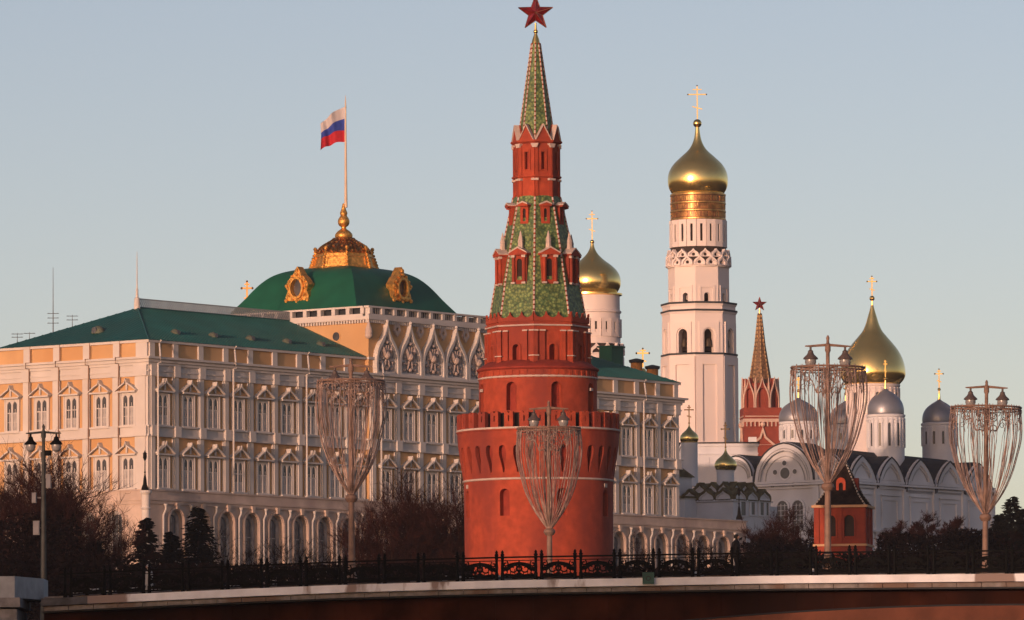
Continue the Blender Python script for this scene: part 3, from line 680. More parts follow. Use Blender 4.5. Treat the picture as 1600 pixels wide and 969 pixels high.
def star(mb, cx, cz, ro, th, cy=0):
    ri = ro*.40; pts = []
    for k in range(10):
        a = pi/2 + pi*k/5; r = ro if k % 2 == 0 else ri; pts.append((cx + r*cos(a), cy, cz + r*sin(a)))
    vs = pts + [(cx, cy-th, cz), (cx, cy+th, cz)]
    fs = [(k, (k+1) % 10, 10) for k in range(10)] + [((k+1) % 10, k, 11) for k in range(10)]
    mb.add(vs, fs, 0)
    for k in range(10): mb.tube([pts[k], pts[(k+1) % 10]], .05, 4, 1)
    for k in range(0, 10, 1): mb.tube([pts[k], vs[10]], .028, 3, 1)
sm = MB(); sm.M = RZ(R(4)); star(sm, 0, z(20.5), mP(28.5), .5); sm.build('star', [ruby, mat('copper_edge', (.62, .25, .14), rough=.35, metal=1, var=.1)], vt, smooth=False)

# ------------------------------------------------------------------ onion domes and drums
def onion_rows(yt, yb, hw, neck=.1): # a plump dome between rows yt (neck) and yb (base)
    h = yb-yt
    return [(yt + h*t, hw*r) for t, r in ((0, .05), (.12, .09), (.22, .17), (.32, .32), (.42, .55), (.52, .78), (.62, .93), (.72, 1.0), (.82, 1.0), (.91, .95), (1, .84))]

# the great bell tower
D_ = 1150; bt_ = Tw(1092, 480, D_, 760); zz, mB = bt_.z, bt_.m
bell = thing('bell_tower', 'very tall white octagonal bell tower with gold onion dome and inscribed gold bands', 'bell tower', bt_.loc, R(0))
PH = R(-7.5)
def octa(mb, hw, y0, y1, hole=None, dep=.8, panel=None, mi=0):
    Rr = mB(hw)/.99; ap = Rr*AP8; h = Rr*sin(pi/8); z0, z1 = zz(y0, Rr), zz(y1, Rr)
    for k in range(8):
        mb.M = RZ(PH + pi/8) @ facing(k, ap)
        mb.plate(rect(-h, h, z0, z1), [hole(Rr)] if hole else [], flat, 0, -dep if hole else -.05, mi)
        if panel:
            for q in panel(Rr, h): mb.plate(q[0], [q[1]], flat, q[2], 0, mi)
    mb.M = None
    return Rr
m = MB()
def pan3(Rr, h): return [(rect(-h, h, zz(695, Rr), zz(556, Rr)), rect(-h*.52, h*.52, zz(690, Rr), zz(569, Rr)), .35)]
octa(m, 57.5, 730, 553, None, panel=pan3)
def hole2(Rr): return arch(0, zz(551, Rr), 1.75, zz(513, Rr)-zz(551, Rr), 10)
r2 = octa(m, 57.5, 553, 485, hole2, 1.4, panel=lambda Rr, h: [(rect(-h*.72, h*.72, zz(551.5, Rr), zz(502, Rr)), arch(0, zz(551.4, Rr), 2.3, zz(511, Rr)-zz(551.4, Rr), 10), .25)])
octa(m, 57, 485, 472)
def hole1(Rr): return arch(0, zz(471, Rr), 1.05, zz(456.5, Rr)-zz(471, Rr), 8)
octa(m, 47.5, 472, 410, hole1, 1.0, panel=lambda Rr, h: [(rect(-h*.7, h*.7, zz(471.5, Rr), zz(445, Rr)), rect(-h*.5, h*.5, zz(471, Rr), zz(449, Rr)), .15)])
m.lathe([(mB(41), zz(412)), (mB(42.5), zz(395)), (mB(42.5), zz(343))], 48)
for a in range(18):
    m.M = RZ(2*pi*a/18 + .08) @ T(0, -mB(42.4), 0)
    m.plate(rect(-.85, .85, zz(388), zz(346)), [rect(-.22, .22, zz(380), zz(353))], flat, .28, 0)
    m.M = None
m.build('wall', belfryw, bell, smooth=False)
m = MB()
for hw, y, dz in ((60, 553, .35), (60, 485, .3), (59.5, 473, .35), (48.5, 449, .001)):
    if dz > .01:
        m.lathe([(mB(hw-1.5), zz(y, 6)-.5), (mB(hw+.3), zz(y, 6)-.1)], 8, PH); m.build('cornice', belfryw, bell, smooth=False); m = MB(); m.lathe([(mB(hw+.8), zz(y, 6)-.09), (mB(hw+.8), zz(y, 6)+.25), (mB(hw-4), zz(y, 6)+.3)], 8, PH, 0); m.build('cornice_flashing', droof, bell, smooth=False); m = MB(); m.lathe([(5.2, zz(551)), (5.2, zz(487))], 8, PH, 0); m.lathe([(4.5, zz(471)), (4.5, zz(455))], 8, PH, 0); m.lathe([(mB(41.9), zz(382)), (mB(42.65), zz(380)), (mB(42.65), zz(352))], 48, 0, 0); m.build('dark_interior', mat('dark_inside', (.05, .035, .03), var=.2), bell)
for a in (PH+pi/8, PH+pi/8+pi/4, PH-pi/8, PH+pi/8+pi/2):
    bm_ = MB(); bm_.M = RZ(a) @ T(0, -5.6, 0); bm_.lathe([(.62, zz(545)), (.5, zz(542)), (.4, zz(535)), (.15, zz(532))], 12); bm_.M = None; bm_.build('bell', mat('bronze', (.18, .13, .08), rough=.4, metal=.8, var=.2), bell)
m = MB()
for row, (y0, y1, hw, N, off) in enumerate(((414, 398, 47.5, 16, 0), (401, 388, 45.5, 16, .5))):
    for k in range(N):
        m.M = RZ(2*pi*(k+off)/N) @ T(0, -mB(hw), 0); wk = 2*pi*mB(hw)/N*.96; hk = zz(y1, 5)-zz(y0, 5)
        m.plate(ogee(0, zz(y0, 5), wk, hk), [ogee(0, zz(y0, 5)+.12, wk*.66, hk*.66)], flat, .45, -.4)
        m.plate(ogee(0, zz(y0, 5)+.1, wk*.66, hk*.66), [circ(0, zz(y0, 5)+hk*.28, wk*.16, 8)], flat, .15, -.1)
m.M = None; m.lathe([(mB(49), zz(416, 5)), (mB(49), zz(414, 5))], 48)
m.build('kokoshnik_ring', belfryw, bell, smooth=False)
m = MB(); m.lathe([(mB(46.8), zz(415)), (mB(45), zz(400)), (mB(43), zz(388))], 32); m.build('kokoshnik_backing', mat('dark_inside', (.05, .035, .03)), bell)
# three inscription bands of raised letters
m = MB(); m.lathe([(mB(42.6), zz(345)), (mB(42.6), zz(306))], 64, 0, 1)
for y in (344, 331.5, 319, 306): m.lathe([(mB(42.8), zz(y)-.22), (mB(43.8), zz(y)-.1), (mB(43.8), zz(y)+.14), (mB(42.8), zz(y)+.25)], 64)
rnd = random.Random(3)
for y in (341, 328.5, 316):
    for k in range(84):
        m.M = RZ(2*pi*(k+.3*rnd.random())/84) @ T(0, -mB(42.7), 0); h = .85; b = zz(y)
        if rnd.random() < .12: continue
        m.box(-.12, -.05, -.07, .05, b, b+h)
        if rnd.random() < .7: m.box(.06, .13, -.07, .05, b, b+h)
        m.box(-.12, .13, -.07, .05, b+h*rnd.choice((0, .42, .88)), b+h*rnd.choice((0, .42, .88))+.1 if False else b+h)  if rnd.random() < .3 else m.box(-.12, .13, -.07, .05, b+h*.42, b+h*.56)
m.M = None; m.build('inscription_bands', [mat('dull_gold', (.72, .42, .16), rough=.42, metal=.9, var=.25, scale=1), mat('bronze_ground', (.30, .14, .07), rough=.4, metal=.6, var=.2, scale=1)], bell, smooth=False)
m = MB(); pr = smoothprof([(188, 2.5), (200, 3.2), (214, 5), (225, 8.5), (235, 15), (245, 26), (256, 37.5), (266, 44), (275, 46.8), (285, 47.2), (294, 45.5), (301, 42), (305, 39)], 4)
m.lathe(bt_.prof(pr), 56); m.lathe([(mB(41), zz(307)), (mB(43), zz(305)), (mB(40.5), zz(302))], 48); dome_ = m.build('dome', golddk, bell)
m = MB(); m.ball((0, 0, zz(193)), mB(6.8), 18); cross(m, zz(186), zz(134)-zz(186), mB(29), .10); m.build('cross', gold, dome_)

# belfry beside it
tb = Tw(926, 480, 1168, 640); zz2, m2 = tb.z, tb.m
bf = thing('belfry', 'white round belfry with gold onion dome just right of the big red tower', 'belfry', tb.loc)
m = MB(); m.lathe(tb.prof([(640, 50), (560, 49), (545, 43.5), (466, 42.5), (462, 43)]), 48)
m.lathe(tb.prof([(491, 43), (489.5, 45), (487, 45), (486, 43)]), 48)
for k in range(16):
    m.M = RZ(2*pi*k/16+.1) @ T(0, -m2(43), 0)
    m.plate(rect(-.95, .95, zz2(528), zz2(500)), [rect(-.2, .2, zz2(522), zz2(505))], flat, .22, 0)
    m.plate(ogee(0, zz2(556), 2.2, zz2(538)-zz2(556)), [ogee(0, zz2(555), 1.4, 1.1)], flat, .75, -.2)
m.M = None
m.build('drum', belfryw, bf)
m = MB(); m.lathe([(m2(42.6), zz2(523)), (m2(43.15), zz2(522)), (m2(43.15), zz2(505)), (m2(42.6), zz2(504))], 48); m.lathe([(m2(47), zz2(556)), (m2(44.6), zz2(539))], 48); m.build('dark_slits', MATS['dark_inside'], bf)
m = MB(); pr = smoothprof([(380, 2.5), (388, 4), (397, 9), (406, 18), (415, 30), (424, 39), (433, 43.5), (442, 44.5), (450, 43), (457, 39), (461, 36)], 4)
m.lathe(tb.prof(pr), 48); dd = m.build('dome', golddk, bf)
m = MB(); m.lathe(tb.prof([(463.5, 43), (462, 46.5), (459.5, 46.5), (459, 40)]), 48); m.ball((0, 0, zz2(378)), m2(3.4), 12); cross(m, zz2(375), zz2(330)-zz2(375), m2(18), .09); m.build('cross', gold, dd)

# ------------------------------------------------------------------ distant clock tower with a star
tc_ = Tw(1188, 600, 1500, 720); z5, m5 = tc_.z, tc_.m
ck = thing('gate_tower', 'distant red brick tower with pale arches, brown tent spire and small red star', 'tower', tc_.loc, R(4))
m = MB(); hw = m5(29); m.box(-hw, hw, -hw, hw, 0, z5(655)); hw2 = m5(30.5); m.box(-hw2*.98, hw2*.98, -hw2*.98, hw2*.98, z5(655), z5(640)+.2)
m.lathe([(m5(25), z5(640)), (m5(25), z5(600))], 8, pi/8)
for k in range(8):
    m.M = facing(k, m5(26.5)*AP8*1.05, 0); m.plate(ogee(0, z5(640), 3.3, z5(592)-z5(640)), [arch(0, z5(638), 1.7, z5(608)-z5(638), 8)], flat, .3, -.8)
m.M = None; m.build('wall', mat('far_brick', (.27, .055, .035), var=.12, scale=.6), ck, smooth=False)
m = MB()
for k in range(4):
    m.M = facing(k, hw, 0, 4)
    m.box(-hw, hw, -.25, 0, z5(661), z5(656)); m.box(-hw*.95, hw*.95, -.3, 0, z5(653), z5(651.5)) 
    for j in range(9): x = -hw*.9 + j*hw*.225; m.box(x, x+.3, -.35, 0, z5(668), z5(661))
    m.plate([(-m5(20), z5(697)), (m5(20), z5(697)), (m5(5), z5(684)), (0, z5(668)), (-m5(5), z5(684))], [[(-m5(15), z5(696.5)), (m5(15), z5(696.5)), (m5(3), z5(687)), (0, z5(677)), (-m5(3), z5(687))]], flat, .5, 0)
    m.ball((0, -.4, z5(665)), .6, 8)
m.M = None
for k in range(8):
    m.M = facing(k, m5(26.5)*AP8*1.05, 0)
    m.plate(ogee(0, z5(640), 3.4, z5(590)-z5(640)), [ogee(0, z5(639.9), 2.85, z5(594)-z5(639.9))], flat, .55, .3)
    m.M = RZ(2*pi*(k+.5)/8) @ T(0, -m5(27), 0); m.tube([(0, 0, z5(640)), (0, 0, z5(606))], .3, 6); m.lathe([(.3, z5(606)), (.1, z5(592))], 5)
m.M = None; m.build('stone_trim', mat('warm_trim', (.62, .44, .37), var=.1), ck, smooth=False)
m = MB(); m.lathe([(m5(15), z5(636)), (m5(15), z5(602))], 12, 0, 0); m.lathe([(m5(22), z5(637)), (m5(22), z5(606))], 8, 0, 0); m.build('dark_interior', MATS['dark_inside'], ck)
rws = [(m5(18), z5(603)), (m5(17), z5(596)), (m5(8), z5(540)), (m5(2.6), z5(490))]
m = MB(); m.lathe(rws, 8); m.build('tent_roof', tiled, ck, smooth=False)
ridges(None, 18, ck, .17, zf=rws, mats=(mat('gilt_tile', (.50, .32, .16)), tiled))
m = MB(); star(m, 0, z5(475.5), m5(11.5), .4); m.build('star', [ruby, MATS['copper_edge']], ck, smooth=False)
m = MB(); m.lathe([(m5(2), z5(491)), (m5(1), z5(482))], 8); m.build('finial', gold, ck)

# ------------------------------------------------------------------ the five-domed white cathedral
CD = 1085; cc = at(1321, 830, CD); CB = cc.z - 4
cath = thing('cathedral', 'white five domed cathedral with rounded gables, dark roof, one gold dome and four grey ones', 'cathedral', (cc.x, cc.y, CB), TH)
def cl(px, py, D): p = at(px, py, D); dx, dy = p.x-cc.x, p.y-cc.y; return (dx*Ux+dy*Uy, dx*Vx+dy*Vy, p.z-CB)
def CZh(y, px=1321, D=CD): return zat(px, y, D) - CB
def onlocal(px, yl, lx=None):
    # local x on the plane y = yl seen at pixel column px
    t = (px-CX)/F; X0 = cc.x + Vx*yl; Y0 = cc.y + Vy*yl; return (t*Y0 - X0)/(Ux - t*Uy)
def onleft(px, xl=0):
    t = (px-CX)/F; X0 = cc.x + Ux*xl; Y0 = cc.y + Uy*xl; return (t*Y0 - X0)/(Vx - t*Vy)
xe = onlocal(1548, 0); yw = onleft(1150)
zc = CZh(748); zroofc = CZh(703)
m = MB(); m.box(0, xe, 0, yw, 0, zc); 
sg = [onlocal(p_, 0) for p_ in (1330, 1367, 1411, 1458, 1503, 1548)]; sg[0] = .3
for i in range(5):
    a, b = sg[i], sg[i+1]; c = (a+b)/2; h = (b-a)
    m.wedge(arch(c, zc, h*.97, CZh(710)-zc, 12, .3), -.12, 1.5)
    m.plate(arch(c, zc+.05, h*.93, CZh(712)-zc, 12, .3), [arch(c, zc+.3, h*.66, (CZh(712)-zc)*.72, 12, .3)], flat, .45, .1)
for i in range(6):
    x = sg[i]; m.box(x-.55, x+.55, -.4, 0, 0, zc-.4)
    if i < 5:
        c = (sg[i]+sg[i+1])/2; w_ = (sg[i+1]-sg[i])*.62
        m.plate(rect(c-w_/2, c+w_/2, CZh(822), CZh(772)), [rect(c-w_/2+.6, c+w_/2-.6, CZh(820), CZh(778))], flat, .2, 0)
        m.box(c-w_/2-.2, c+w_/2+.2, -.35, 0, CZh(771), CZh(769))
# west face in local frame turned
wl_ = [onleft(p_) for p_ in (1318, 1275, 1178, 1148)]
m.M = RZ(-pi/2)
def gable(y0, y1, top, z0=zc, pt=.05, rim=.9):
    c = -(y0+y1)/2; h = abs(y1-y0)
    m.wedge(arch(c, z0, h*.98, top-z0, 18, pt), -.1, 2.0)
    m.plate(arch(c, z0+.02, h*.97, top-z0+.15, 18, pt), [arch(c, z0+.03, h*.80, (top-z0)*.80, 18, pt)], flat, .55, .1)
gable(.3, wl_[1], CZh(708)); gable(wl_[1], wl_[2], CZh(688), zc); gable(wl_[2], wl_[2]+ (wl_[1]-.3)*1.3, CZh(705))
for y in (.5, wl_[1], wl_[2], yw-.4): m.box(-y-.6, -y+.6, -.45, 0, 0, zc-.4)
m.M = None
for z_, d in ((zc, .55), (zc-.45, .8), (CZh(757), .3)):
    m.box(-d, xe+d, -d, 0, z_-.35, z_); m.box(-d, 0, 0, yw, z_-.35, z_)
m.box(-.5, xe+3, -.7, 0, CZh(829), CZh(826))
m.wedge([(xe, 0), (xe+7.5, 0), (xe, zc-3)], .5, 4.5)
wall = m.build('wall', whitec, cath, smooth=False)
c_ = -(wl_[1]+wl_[2])/2
yc = (wl_[1]+wl_[2])/2
for dy_, yy, r_ in ((0, 735.5, .95), (2.05, 733.5, .42), (-2.05, 733.5, .42), (0.1, 719.5, .42), (2.6, 755, .38), (-1.7, 754, .38)):
    g = MB(); g.M = Matrix.Rotation(-pi/2, 4, 'Y'); g.lathe([(r_, 0), (r_, .14)], 16, 0, 0); g.lathe([(r_*1.3, 0), (r_*1.3, .1)], 16, 0, 1)
    g.build('round_window', [glass, whitec], cath, loc=(-.1, yc+dy_, CZh(yy)))
for px_ in (1222, 1246):
    y = onleft(px_); g = MB(); z0 = CZh(826); h = CZh(779)-z0
    g.plate(arch(0, 0, 3.0, h+.3, 12), [arch(0, .3, 2.3, h-.3, 12)], flat, .3, 0)
    for t in (-.4, .4): g.box(t-.05, t+.05, -.12, -.06, .3, h-.5)
    for t in range(1, 6): g.box(-1.1, 1.1, -.12, -.06, t*h/6, t*h/6+.07)
    o = g.build('window', whitec, cath, loc=(0, y, z0), rot=-pi/2)
    g = MB(); g.plate(arch(0, .2, 2.5, h-.1, 12), [], flat, .05, 0); g.build('pane', glass, o)
# roof: low dark pitches running back over each gable
m = MB(); zr_ = CZh(697)
m.add([(.2, .2, zc+.1), (xe-.2, .2, zc+.1), (xe-.2, yw-.2, zc+.1), (.2, yw-.2, zc+.1), (6, 6, zr_), (xe-5, 6, zr_-.6), (xe-5, yw-6, zr_-.6), (6, yw-6, zr_)],
      [(0, 1, 5, 4), (1, 2, 6, 5), (2, 3, 7, 6), (3, 0, 4, 7), (4, 5, 6, 7)])
for i in range(5):
    a, b = sg[i], sg[i+1]; c = (a+b)/2; q = arch(c, zc+.05, (b-a)*1.0, CZh(708)-zc, 12, .3)
    m.wedge(q, .3, 6.5)
m.M = RZ(-pi/2)
for a, b, t in ((.1, wl_[1], CZh(706)), (wl_[1], wl_[2], CZh(686)), (wl_[2], wl_[2]+(wl_[1]-.3)*1.3, CZh(703))):
    q = arch(-(a+b)/2, zc+.05, abs(b-a)*1.0, t-zc, 16, .05); m.wedge(q, .3, 7)
m.M = None
m.build('roof', droof, cath, smooth=False)
def rimtube(m_, x, w_, h_, pt, y, r, k=1., z0=None):
    pts = arch(x, z0 or zc, w_*k, h_*k, 18, pt)[2:]; m_.tube([(a, y, b) for a, b in pts], r, 5)
m = MB(); m3 = MB()
for i in range(5):
    a, b = sg[i], sg[i+1]; rimtube(m, (a+b)/2, (b-a)*.95, CZh(710)-zc, .3, -.5, .13); m3 = MB(); rimtube(m3, (a+b)/2, (b-a)*.95, CZh(710)-zc, .3, -.2, .11, .62); m3.build('gable_relief', mat('grey_moulding', (.50, .49, .50)), cath)
m.M = RZ(-pi/2)
for a, b, t in ((.3, wl_[1], CZh(708)), (wl_[1], wl_[2], CZh(688)), (wl_[2], wl_[2]+(wl_[1]-.3)*1.3, CZh(705))):
    rimtube(m, -(a+b)/2, abs(b-a)*.96, t-zc, .05, -.6, .15); 
    for k_ in (.86, .80, .66): m3 = MB(); m3.M = RZ(-pi/2); rimtube(m3, -(a+b)/2, abs(b-a)*.96, t-zc, .05, -.2 - (.4 if k_ > .7 else 0), .10, k_); m3.build('gable_relief', MATS['grey_moulding'], cath)
m.M = None; m.build('roof_edge', droof, cath)
def cdome(px, D, hw, yt, yb, dyb, dmat, dhw, rows=None, crossy=None, ballr=None, parent=cath, slits=12, wm_=whitec, cw=20, lo=715):
    L = cl(px, yb, D); f = lambda y: zat(px, y, D) - CB; q = lambda v: mm(v, D)
    m = MB(); m.lathe([(q(dhw), f(lo)-3), (q(dhw), f(yb+5)), (q(dhw+1.5), f(yb+4)), (q(dhw+2), f(yb+1)), (q(dhw), f(yb))], 36)
    for k in range(slits*2):
        a = 2*pi*k/(slits*2); m.M = RZ(a-TH) ; m.box(-.12, .12, -q(dhw)-.18, -q(dhw)+.1, f(dyb), f(yb+6)); 
    for k in range(slits*2):
        m.M = RZ(2*pi*(k+.5)/(slits*2)-TH) @ T(0, -q(dhw), 0); wk = q(dhw)*2*pi/(slits*2)*.9; m.plate(arch(0, f(yb+13), wk, f(yb+7)-f(yb+13), 6), [arch(0, f(yb+13.2), wk*.7, (f(yb+7)-f(yb+13))*.7, 6)], flat, .15, 0)
    m.M = None
    dr = m.build('drum', wm_, parent, loc=(L[0], L[1], 0))
    m = MB(); m.plate(arch(0, f(dyb-2), q(dhw)*.12, f(yb+14)-f(dyb-2), 6), [], flat, .06, -.1); o_ = m.build('slit_window', glass, dr); ms = o_.data; bpy.data.objects.remove(o_)
    for k in range(slits): a = 2*pi*(k+.25)/slits-TH; link('slit_window', ms, dr, (q(dhw)*sin(a), -q(dhw)*cos(a), 0), a)
    m = MB(); rows = rows or [(yt, .03), (yt+(yb-yt)*.10, .14), (yt+(yb-yt)*.24, .47), (yt+(yb-yt)*.4, .75), (yt+(yb-yt)*.58, .92), (yt+(yb-yt)*.78, 1.0), (yb-1.5, 1.0), (yb, .97)]
    m.lathe([(q(hw*r), f(y)) for y, r in smoothprof(rows, 4)], 40)
    do = m.build('dome', dmat, dr)
    if crossy:
        m = MB(); b = f(yt); h = f(crossy)-b; m.lathe([(q(2.6), b-.6), (q(1.2), b+h*.2), (q(.8), b+h*.3)], 8); m.ball((0, 0, b+h*.3), q(ballr or 2.6), 10); cross(m, b+h*.36, h*.64, q(cw), .10, rot=-TH); m.build('cross', gold, do)
    return dr
cdome(1248, 1106, 31, 620, 659, 688, silver, 29.5, crossy=589, cw=10)
cdome(1322, 1124, 27, 624, 664, 690, silver, 25, crossy=596, cw=10)
cdome(1364, 1116, 51, 481, 601, 650, golddk, 41, rows=[(477, .04), (487, .09), (497, .15), (507, .21), (517, .30), (526, .44), (536, .61), (548, .79), (561, .92), (574, .99), (586, 1.0), (594, .94), (601, .82)], crossy=432, ballr=4.2, wm_=belfryw, slits=14, cw=15)
cdome(1384, 1105, 28.5, 605, 648, 700, silver, 29, crossy=562, cw=8)
cdome(1468, 1124, 27, 622, 661, 697, silver, 27.5, crossy=577, cw=13)

# ------------------------------------------------------------------ small church and low white hall by the bell tower
SD = 1030; sp0 = at(1134, 812, SD); SBz = sp0.z - 5
ch = thing('small_church', 'small white church with two little gold domes and tiny gables beside the palace', 'church', (sp0.x, sp0.y, SBz), TH)
fz = lambda y: zat(1134, y, SD) - SBz; q6 = lambda v: mm(v, SD)
m = MB()
m.box(-5.2, 5.2, -5.2, 5.2, 0, fz(784)); m.box(-5.5, 5.5, -5.5, 5.5, fz(786), fz(783.5))
m.box(5.2, 10, -3, 5, 0, fz(790)); m.box(-8.4, -5.2, 2, 9, 0, fz(780)); m.box(-9, -2, 5.2, 12, 0, fz(745))
for tier, (hw, y0, y1, n) in enumerate(((4.9, 784, 768, 3), (3.4, 772, 758, 3))):
    for k in range(4):
        for j in range(n):
            m.M = facing(k, hw, 0, 4); wk = 2*hw/n; m.plate(ogee(-hw + wk*(j+.5), fz(y0), wk*.92, fz(y1)-fz(y0)), [], flat, .25, -.8)
            m.plate(ogee(-hw + wk*(j+.5), fz(y0), wk*.94, fz(y1)-fz(y0)+.1), [ogee(-hw + wk*(j+.5), fz(y0)+.1, wk*.66, (fz(y1)-fz(y0))*.66)], flat, .42, .2)
m.M = None; m.lathe([(q6(14), fz(770)), (q6(13.5), fz(737)), (q6(14.5), fz(736)), (q6(14.5), fz(734))], 24)
m.build('wall', whitec, ch, smooth=False)
m = MB()
for hw, y0, y1, n in ((5.0, 784, 766, 3), (3.5, 772, 756, 3)):
    for k in range(4):
        for j in range(n): m.M = facing(k, hw, 0, 4); wk = 2*hw/n; m.plate(ogee(-hw + wk*(j+.5), fz(y0)+.12, wk*.98, fz(y1)-fz(y0)+.05), [ogee(-hw + wk*(j+.5), fz(y0)-.1, wk*.88, (fz(y1)-fz(y0))*.9)], flat, .5, -1.0)
m.M = None; m.add([(-5, -5, fz(783)), (5, -5, fz(783)), (5, 5, fz(783)), (-5, 5, fz(783)), (0, 0, fz(764))], [(0, 1, 4), (1, 2, 4), (2, 3, 4), (3, 0, 4)])
m.box(-8.8, -5.1, 1.7, 9.3, fz(780), fz(777)); m.wedge([(-9.4, fz(745)), (-1.6, fz(745)), (-5.5, fz(730))], 4.8, 12.4)
m.build('roof', mat('brown_green_roof', (.17, .14, .065), var=.3, scale=1), ch, smooth=False)
for x, zy, ww, hh in ((-2.6, 808, .9, 2.2), (0.1, 806, .7, 2.0), (2.6, 806, .7, 2.4), (4.1, 806, .5, 2.4)):
    g = MB(); g.plate(rect(-ww-.2, ww+.2, -.2, hh+.2), [rect(-ww/1.4, ww/1.4, 0, hh)], flat, .2, 0); o = g.build('window', whitec, ch, loc=(x, -5.2, fz(zy))); g = MB(); g.box(-ww*.75, ww*.75, -.06, 0, 0, hh); g.build('pane', glass, o)
for dx, px_, D2, yt, yb, hw, cy, rdr in ((0, 1134, SD, 702, 735, 17.5, 661, None), (0, 1077, 1040, 664, 692, 14.5, 634, 12)):
    p = at(px_, yb, D2); ox, oy = p.x-sp0.x, p.y-sp0.y; L = (ox*Ux+oy*Uy, ox*Vx+oy*Vy, 0); f7 = lambda y: zat(px_, y, D2) - SBz; q7 = lambda v: mm(v, D2)
    if rdr: g = MB(); g.lathe([(q7(14), f7(760)), (q7(13), f7(745)), (q7(13), f7(694)), (q7(14), f7(692))], 24); g.build('drum', whitec, ch, loc=L)
    g = MB(); g.lathe([(q7(h_), f7(y)) for y, h_ in smoothprof(onion_rows(yt-2, yb, hw), 3)], 28); do = g.build('dome', golddk, ch, loc=L)
    g = MB(); g.ball((0, 0, f7(yt-3)), q7(1.6), 8); cross(g, f7(yt-4), f7(cy)-f7(yt-4), q7(13), .09, rot=-TH); g.build('cross', mat('old_gold', (.35, .22, .09), rough=.35, metal=1, var=.2), do)
hp = at(1092, 705, 1105); hz = zat(1100, 693, 1105); hb = zat(1100, 800, 1105)
hall = thing('white_hall', 'low white building with thin cornices at the foot of the tall bell tower', 'building', (hp.x, hp.y, hb))
m = MB(); wv = mm(92, 1105); m.box(-3, wv, 0, 22, 0, hz-hb); m.box(-3.2, wv+.2, -.25, 22, hz-hb-.5, hz-hb-.1)
z_ = zat(1100, 708, 1105)-hb; m.box(-3.1, wv+.1, -.2, 0, z_-.3, z_)
for k in range(6): m.box(1+k*1.7, 1.8+k*1.7, -.12, 0, z_-2.4, z_-.8)
m.box(wv*.86, wv*.86+1.4, 4, 6, hz-hb, hz-hb+1.3); m.build('wall', whitec, hall, smooth=False)
m = MB(); m.box(-3.4, wv+.4, -.45, 22.2, hz-hb, hz-hb+.2); m.build('roof', droof, hall, smooth=False)

# ------------------------------------------------------------------ little red tower
rp = at(1318, 830, 760); rb = zat(1318, 880, 760)
rt = thing('small_wall_tower', 'little red brick tower with dark tent roof standing before the white cathedral', 'tower', (rp.x, rp.y, rb), R(-11))
f8 = lambda y: zat(1318, y, 757) - rb; h8 = mm(40, 760)
m = MB(); m.box(-h8, h8, -h8, h8, 0, f8(852)); zt8 = f8(793)
for k in range(4):
    m.M = facing(k, h8*.97, 0, 4); m.plate(rect(-h8*.97, h8*.97, f8(852), zt8), [arch(x, f8(838), 1.15, f8(805)-f8(838), 8) for x in (-h8*.36, h8*.36)], flat, 0, -.4)
    for x in (-h8*.36, h8*.36): m.box(x-.75, x+.75, .38, .42, f8(840), f8(800), 1); m.plate(arch(x, f8(841), 1.6, f8(802)-f8(841), 8), [arch(x, f8(840.8), 1.2, f8(804.5)-f8(840.8), 8)], flat, .12, 0)
    for x in (-h8*.9, 0, h8*.9): m.box(x-.25, x+.25, -.15, 0, f8(849), zt8)
m.M = None; m.build('wall', [brick, MATS['dark_inside']], rt, smooth=False)
m = MB(); m.box(-h8*1.1, h8*1.1, -h8*1.1, h8*1.1, zt8, zt8+.3); m.box(-h8*1.06, h8*1.06, -h8*1.06, h8*1.06, f8(852)-.1, f8(850)); m.build('stone_band', mat('ochre_trim', (.62, .36, .2), var=.1), rt, smooth=False)
rws = [(h8*1.4, zt8+.3), (h8*.98, zt8+1.6), (h8*.2, f8(722)), (h8*.14, f8(718))]
m = MB(); m.lathe(rws, 4, pi/4); m.build('tent_roof', tiledk, rt, smooth=False)
ridges(None, 16, rt, .1, zf=rws, N=4, ph=pi/4, mats=(mat('pale_tile', (.4, .36, .32)), tiledk))
for k in range(4):
    m = MB(); m.M = facing(k, h8*.62, 0, 4); zz8 = f8(777); m.plate(arch(0, zz8, 1.1, 2.4, 8), [arch(0, zz8+.3, .5, 1.5, 6)], flat, 0, -1.3); m.build('lucarne', brick, rt, smooth=False)
m = MB(); m.lathe([(h8*.2, f8(722)), (h8*.1, f8(716)), (.04, f8(706))], 8); m.build('finial', droof, rt)

# ------------------------------------------------------------------ small roof-line things
p = at(386, 482, 960); cr_ = thing('gold_cross', 'gold orthodox cross left of the green palace dome', 'cross', tuple(p)); m = MB(); h = zat(386, 440, 960)-p.z
cross(m, 0, h, mm(17, 960), .13); m.build('cross_bars', mat('orange_gold', (.75, .38, .13), rough=.4, metal=1), cr_); m = MB(); m.ball((0, 0, -.2), .45, 10); m.lathe([(2.2, -5), (2.0, -3), (.9, -1.4), (.3, -.5)], 16); m.build('dome', golddk, cr_)
p = at(1004.5, 574, 1090); cr_ = thing('gold_cross', 'gold orthodox cross between the two round chimneys of the palace wing', 'cross', tuple(p)); m = MB(); h = zat(1004, 545, 1090)-p.z
cross(m, 0, h, mm(20, 1090), .13); m.build('cross_bars', gold, cr_); m = MB(); m.lathe([(2.0, -4), (1.6, -2), (.3, -.2)], 16); m.build('dome', golddk, cr_)
anm = mat('antenna_metal', (.16, .17, .19), rough=.6, var=.1)
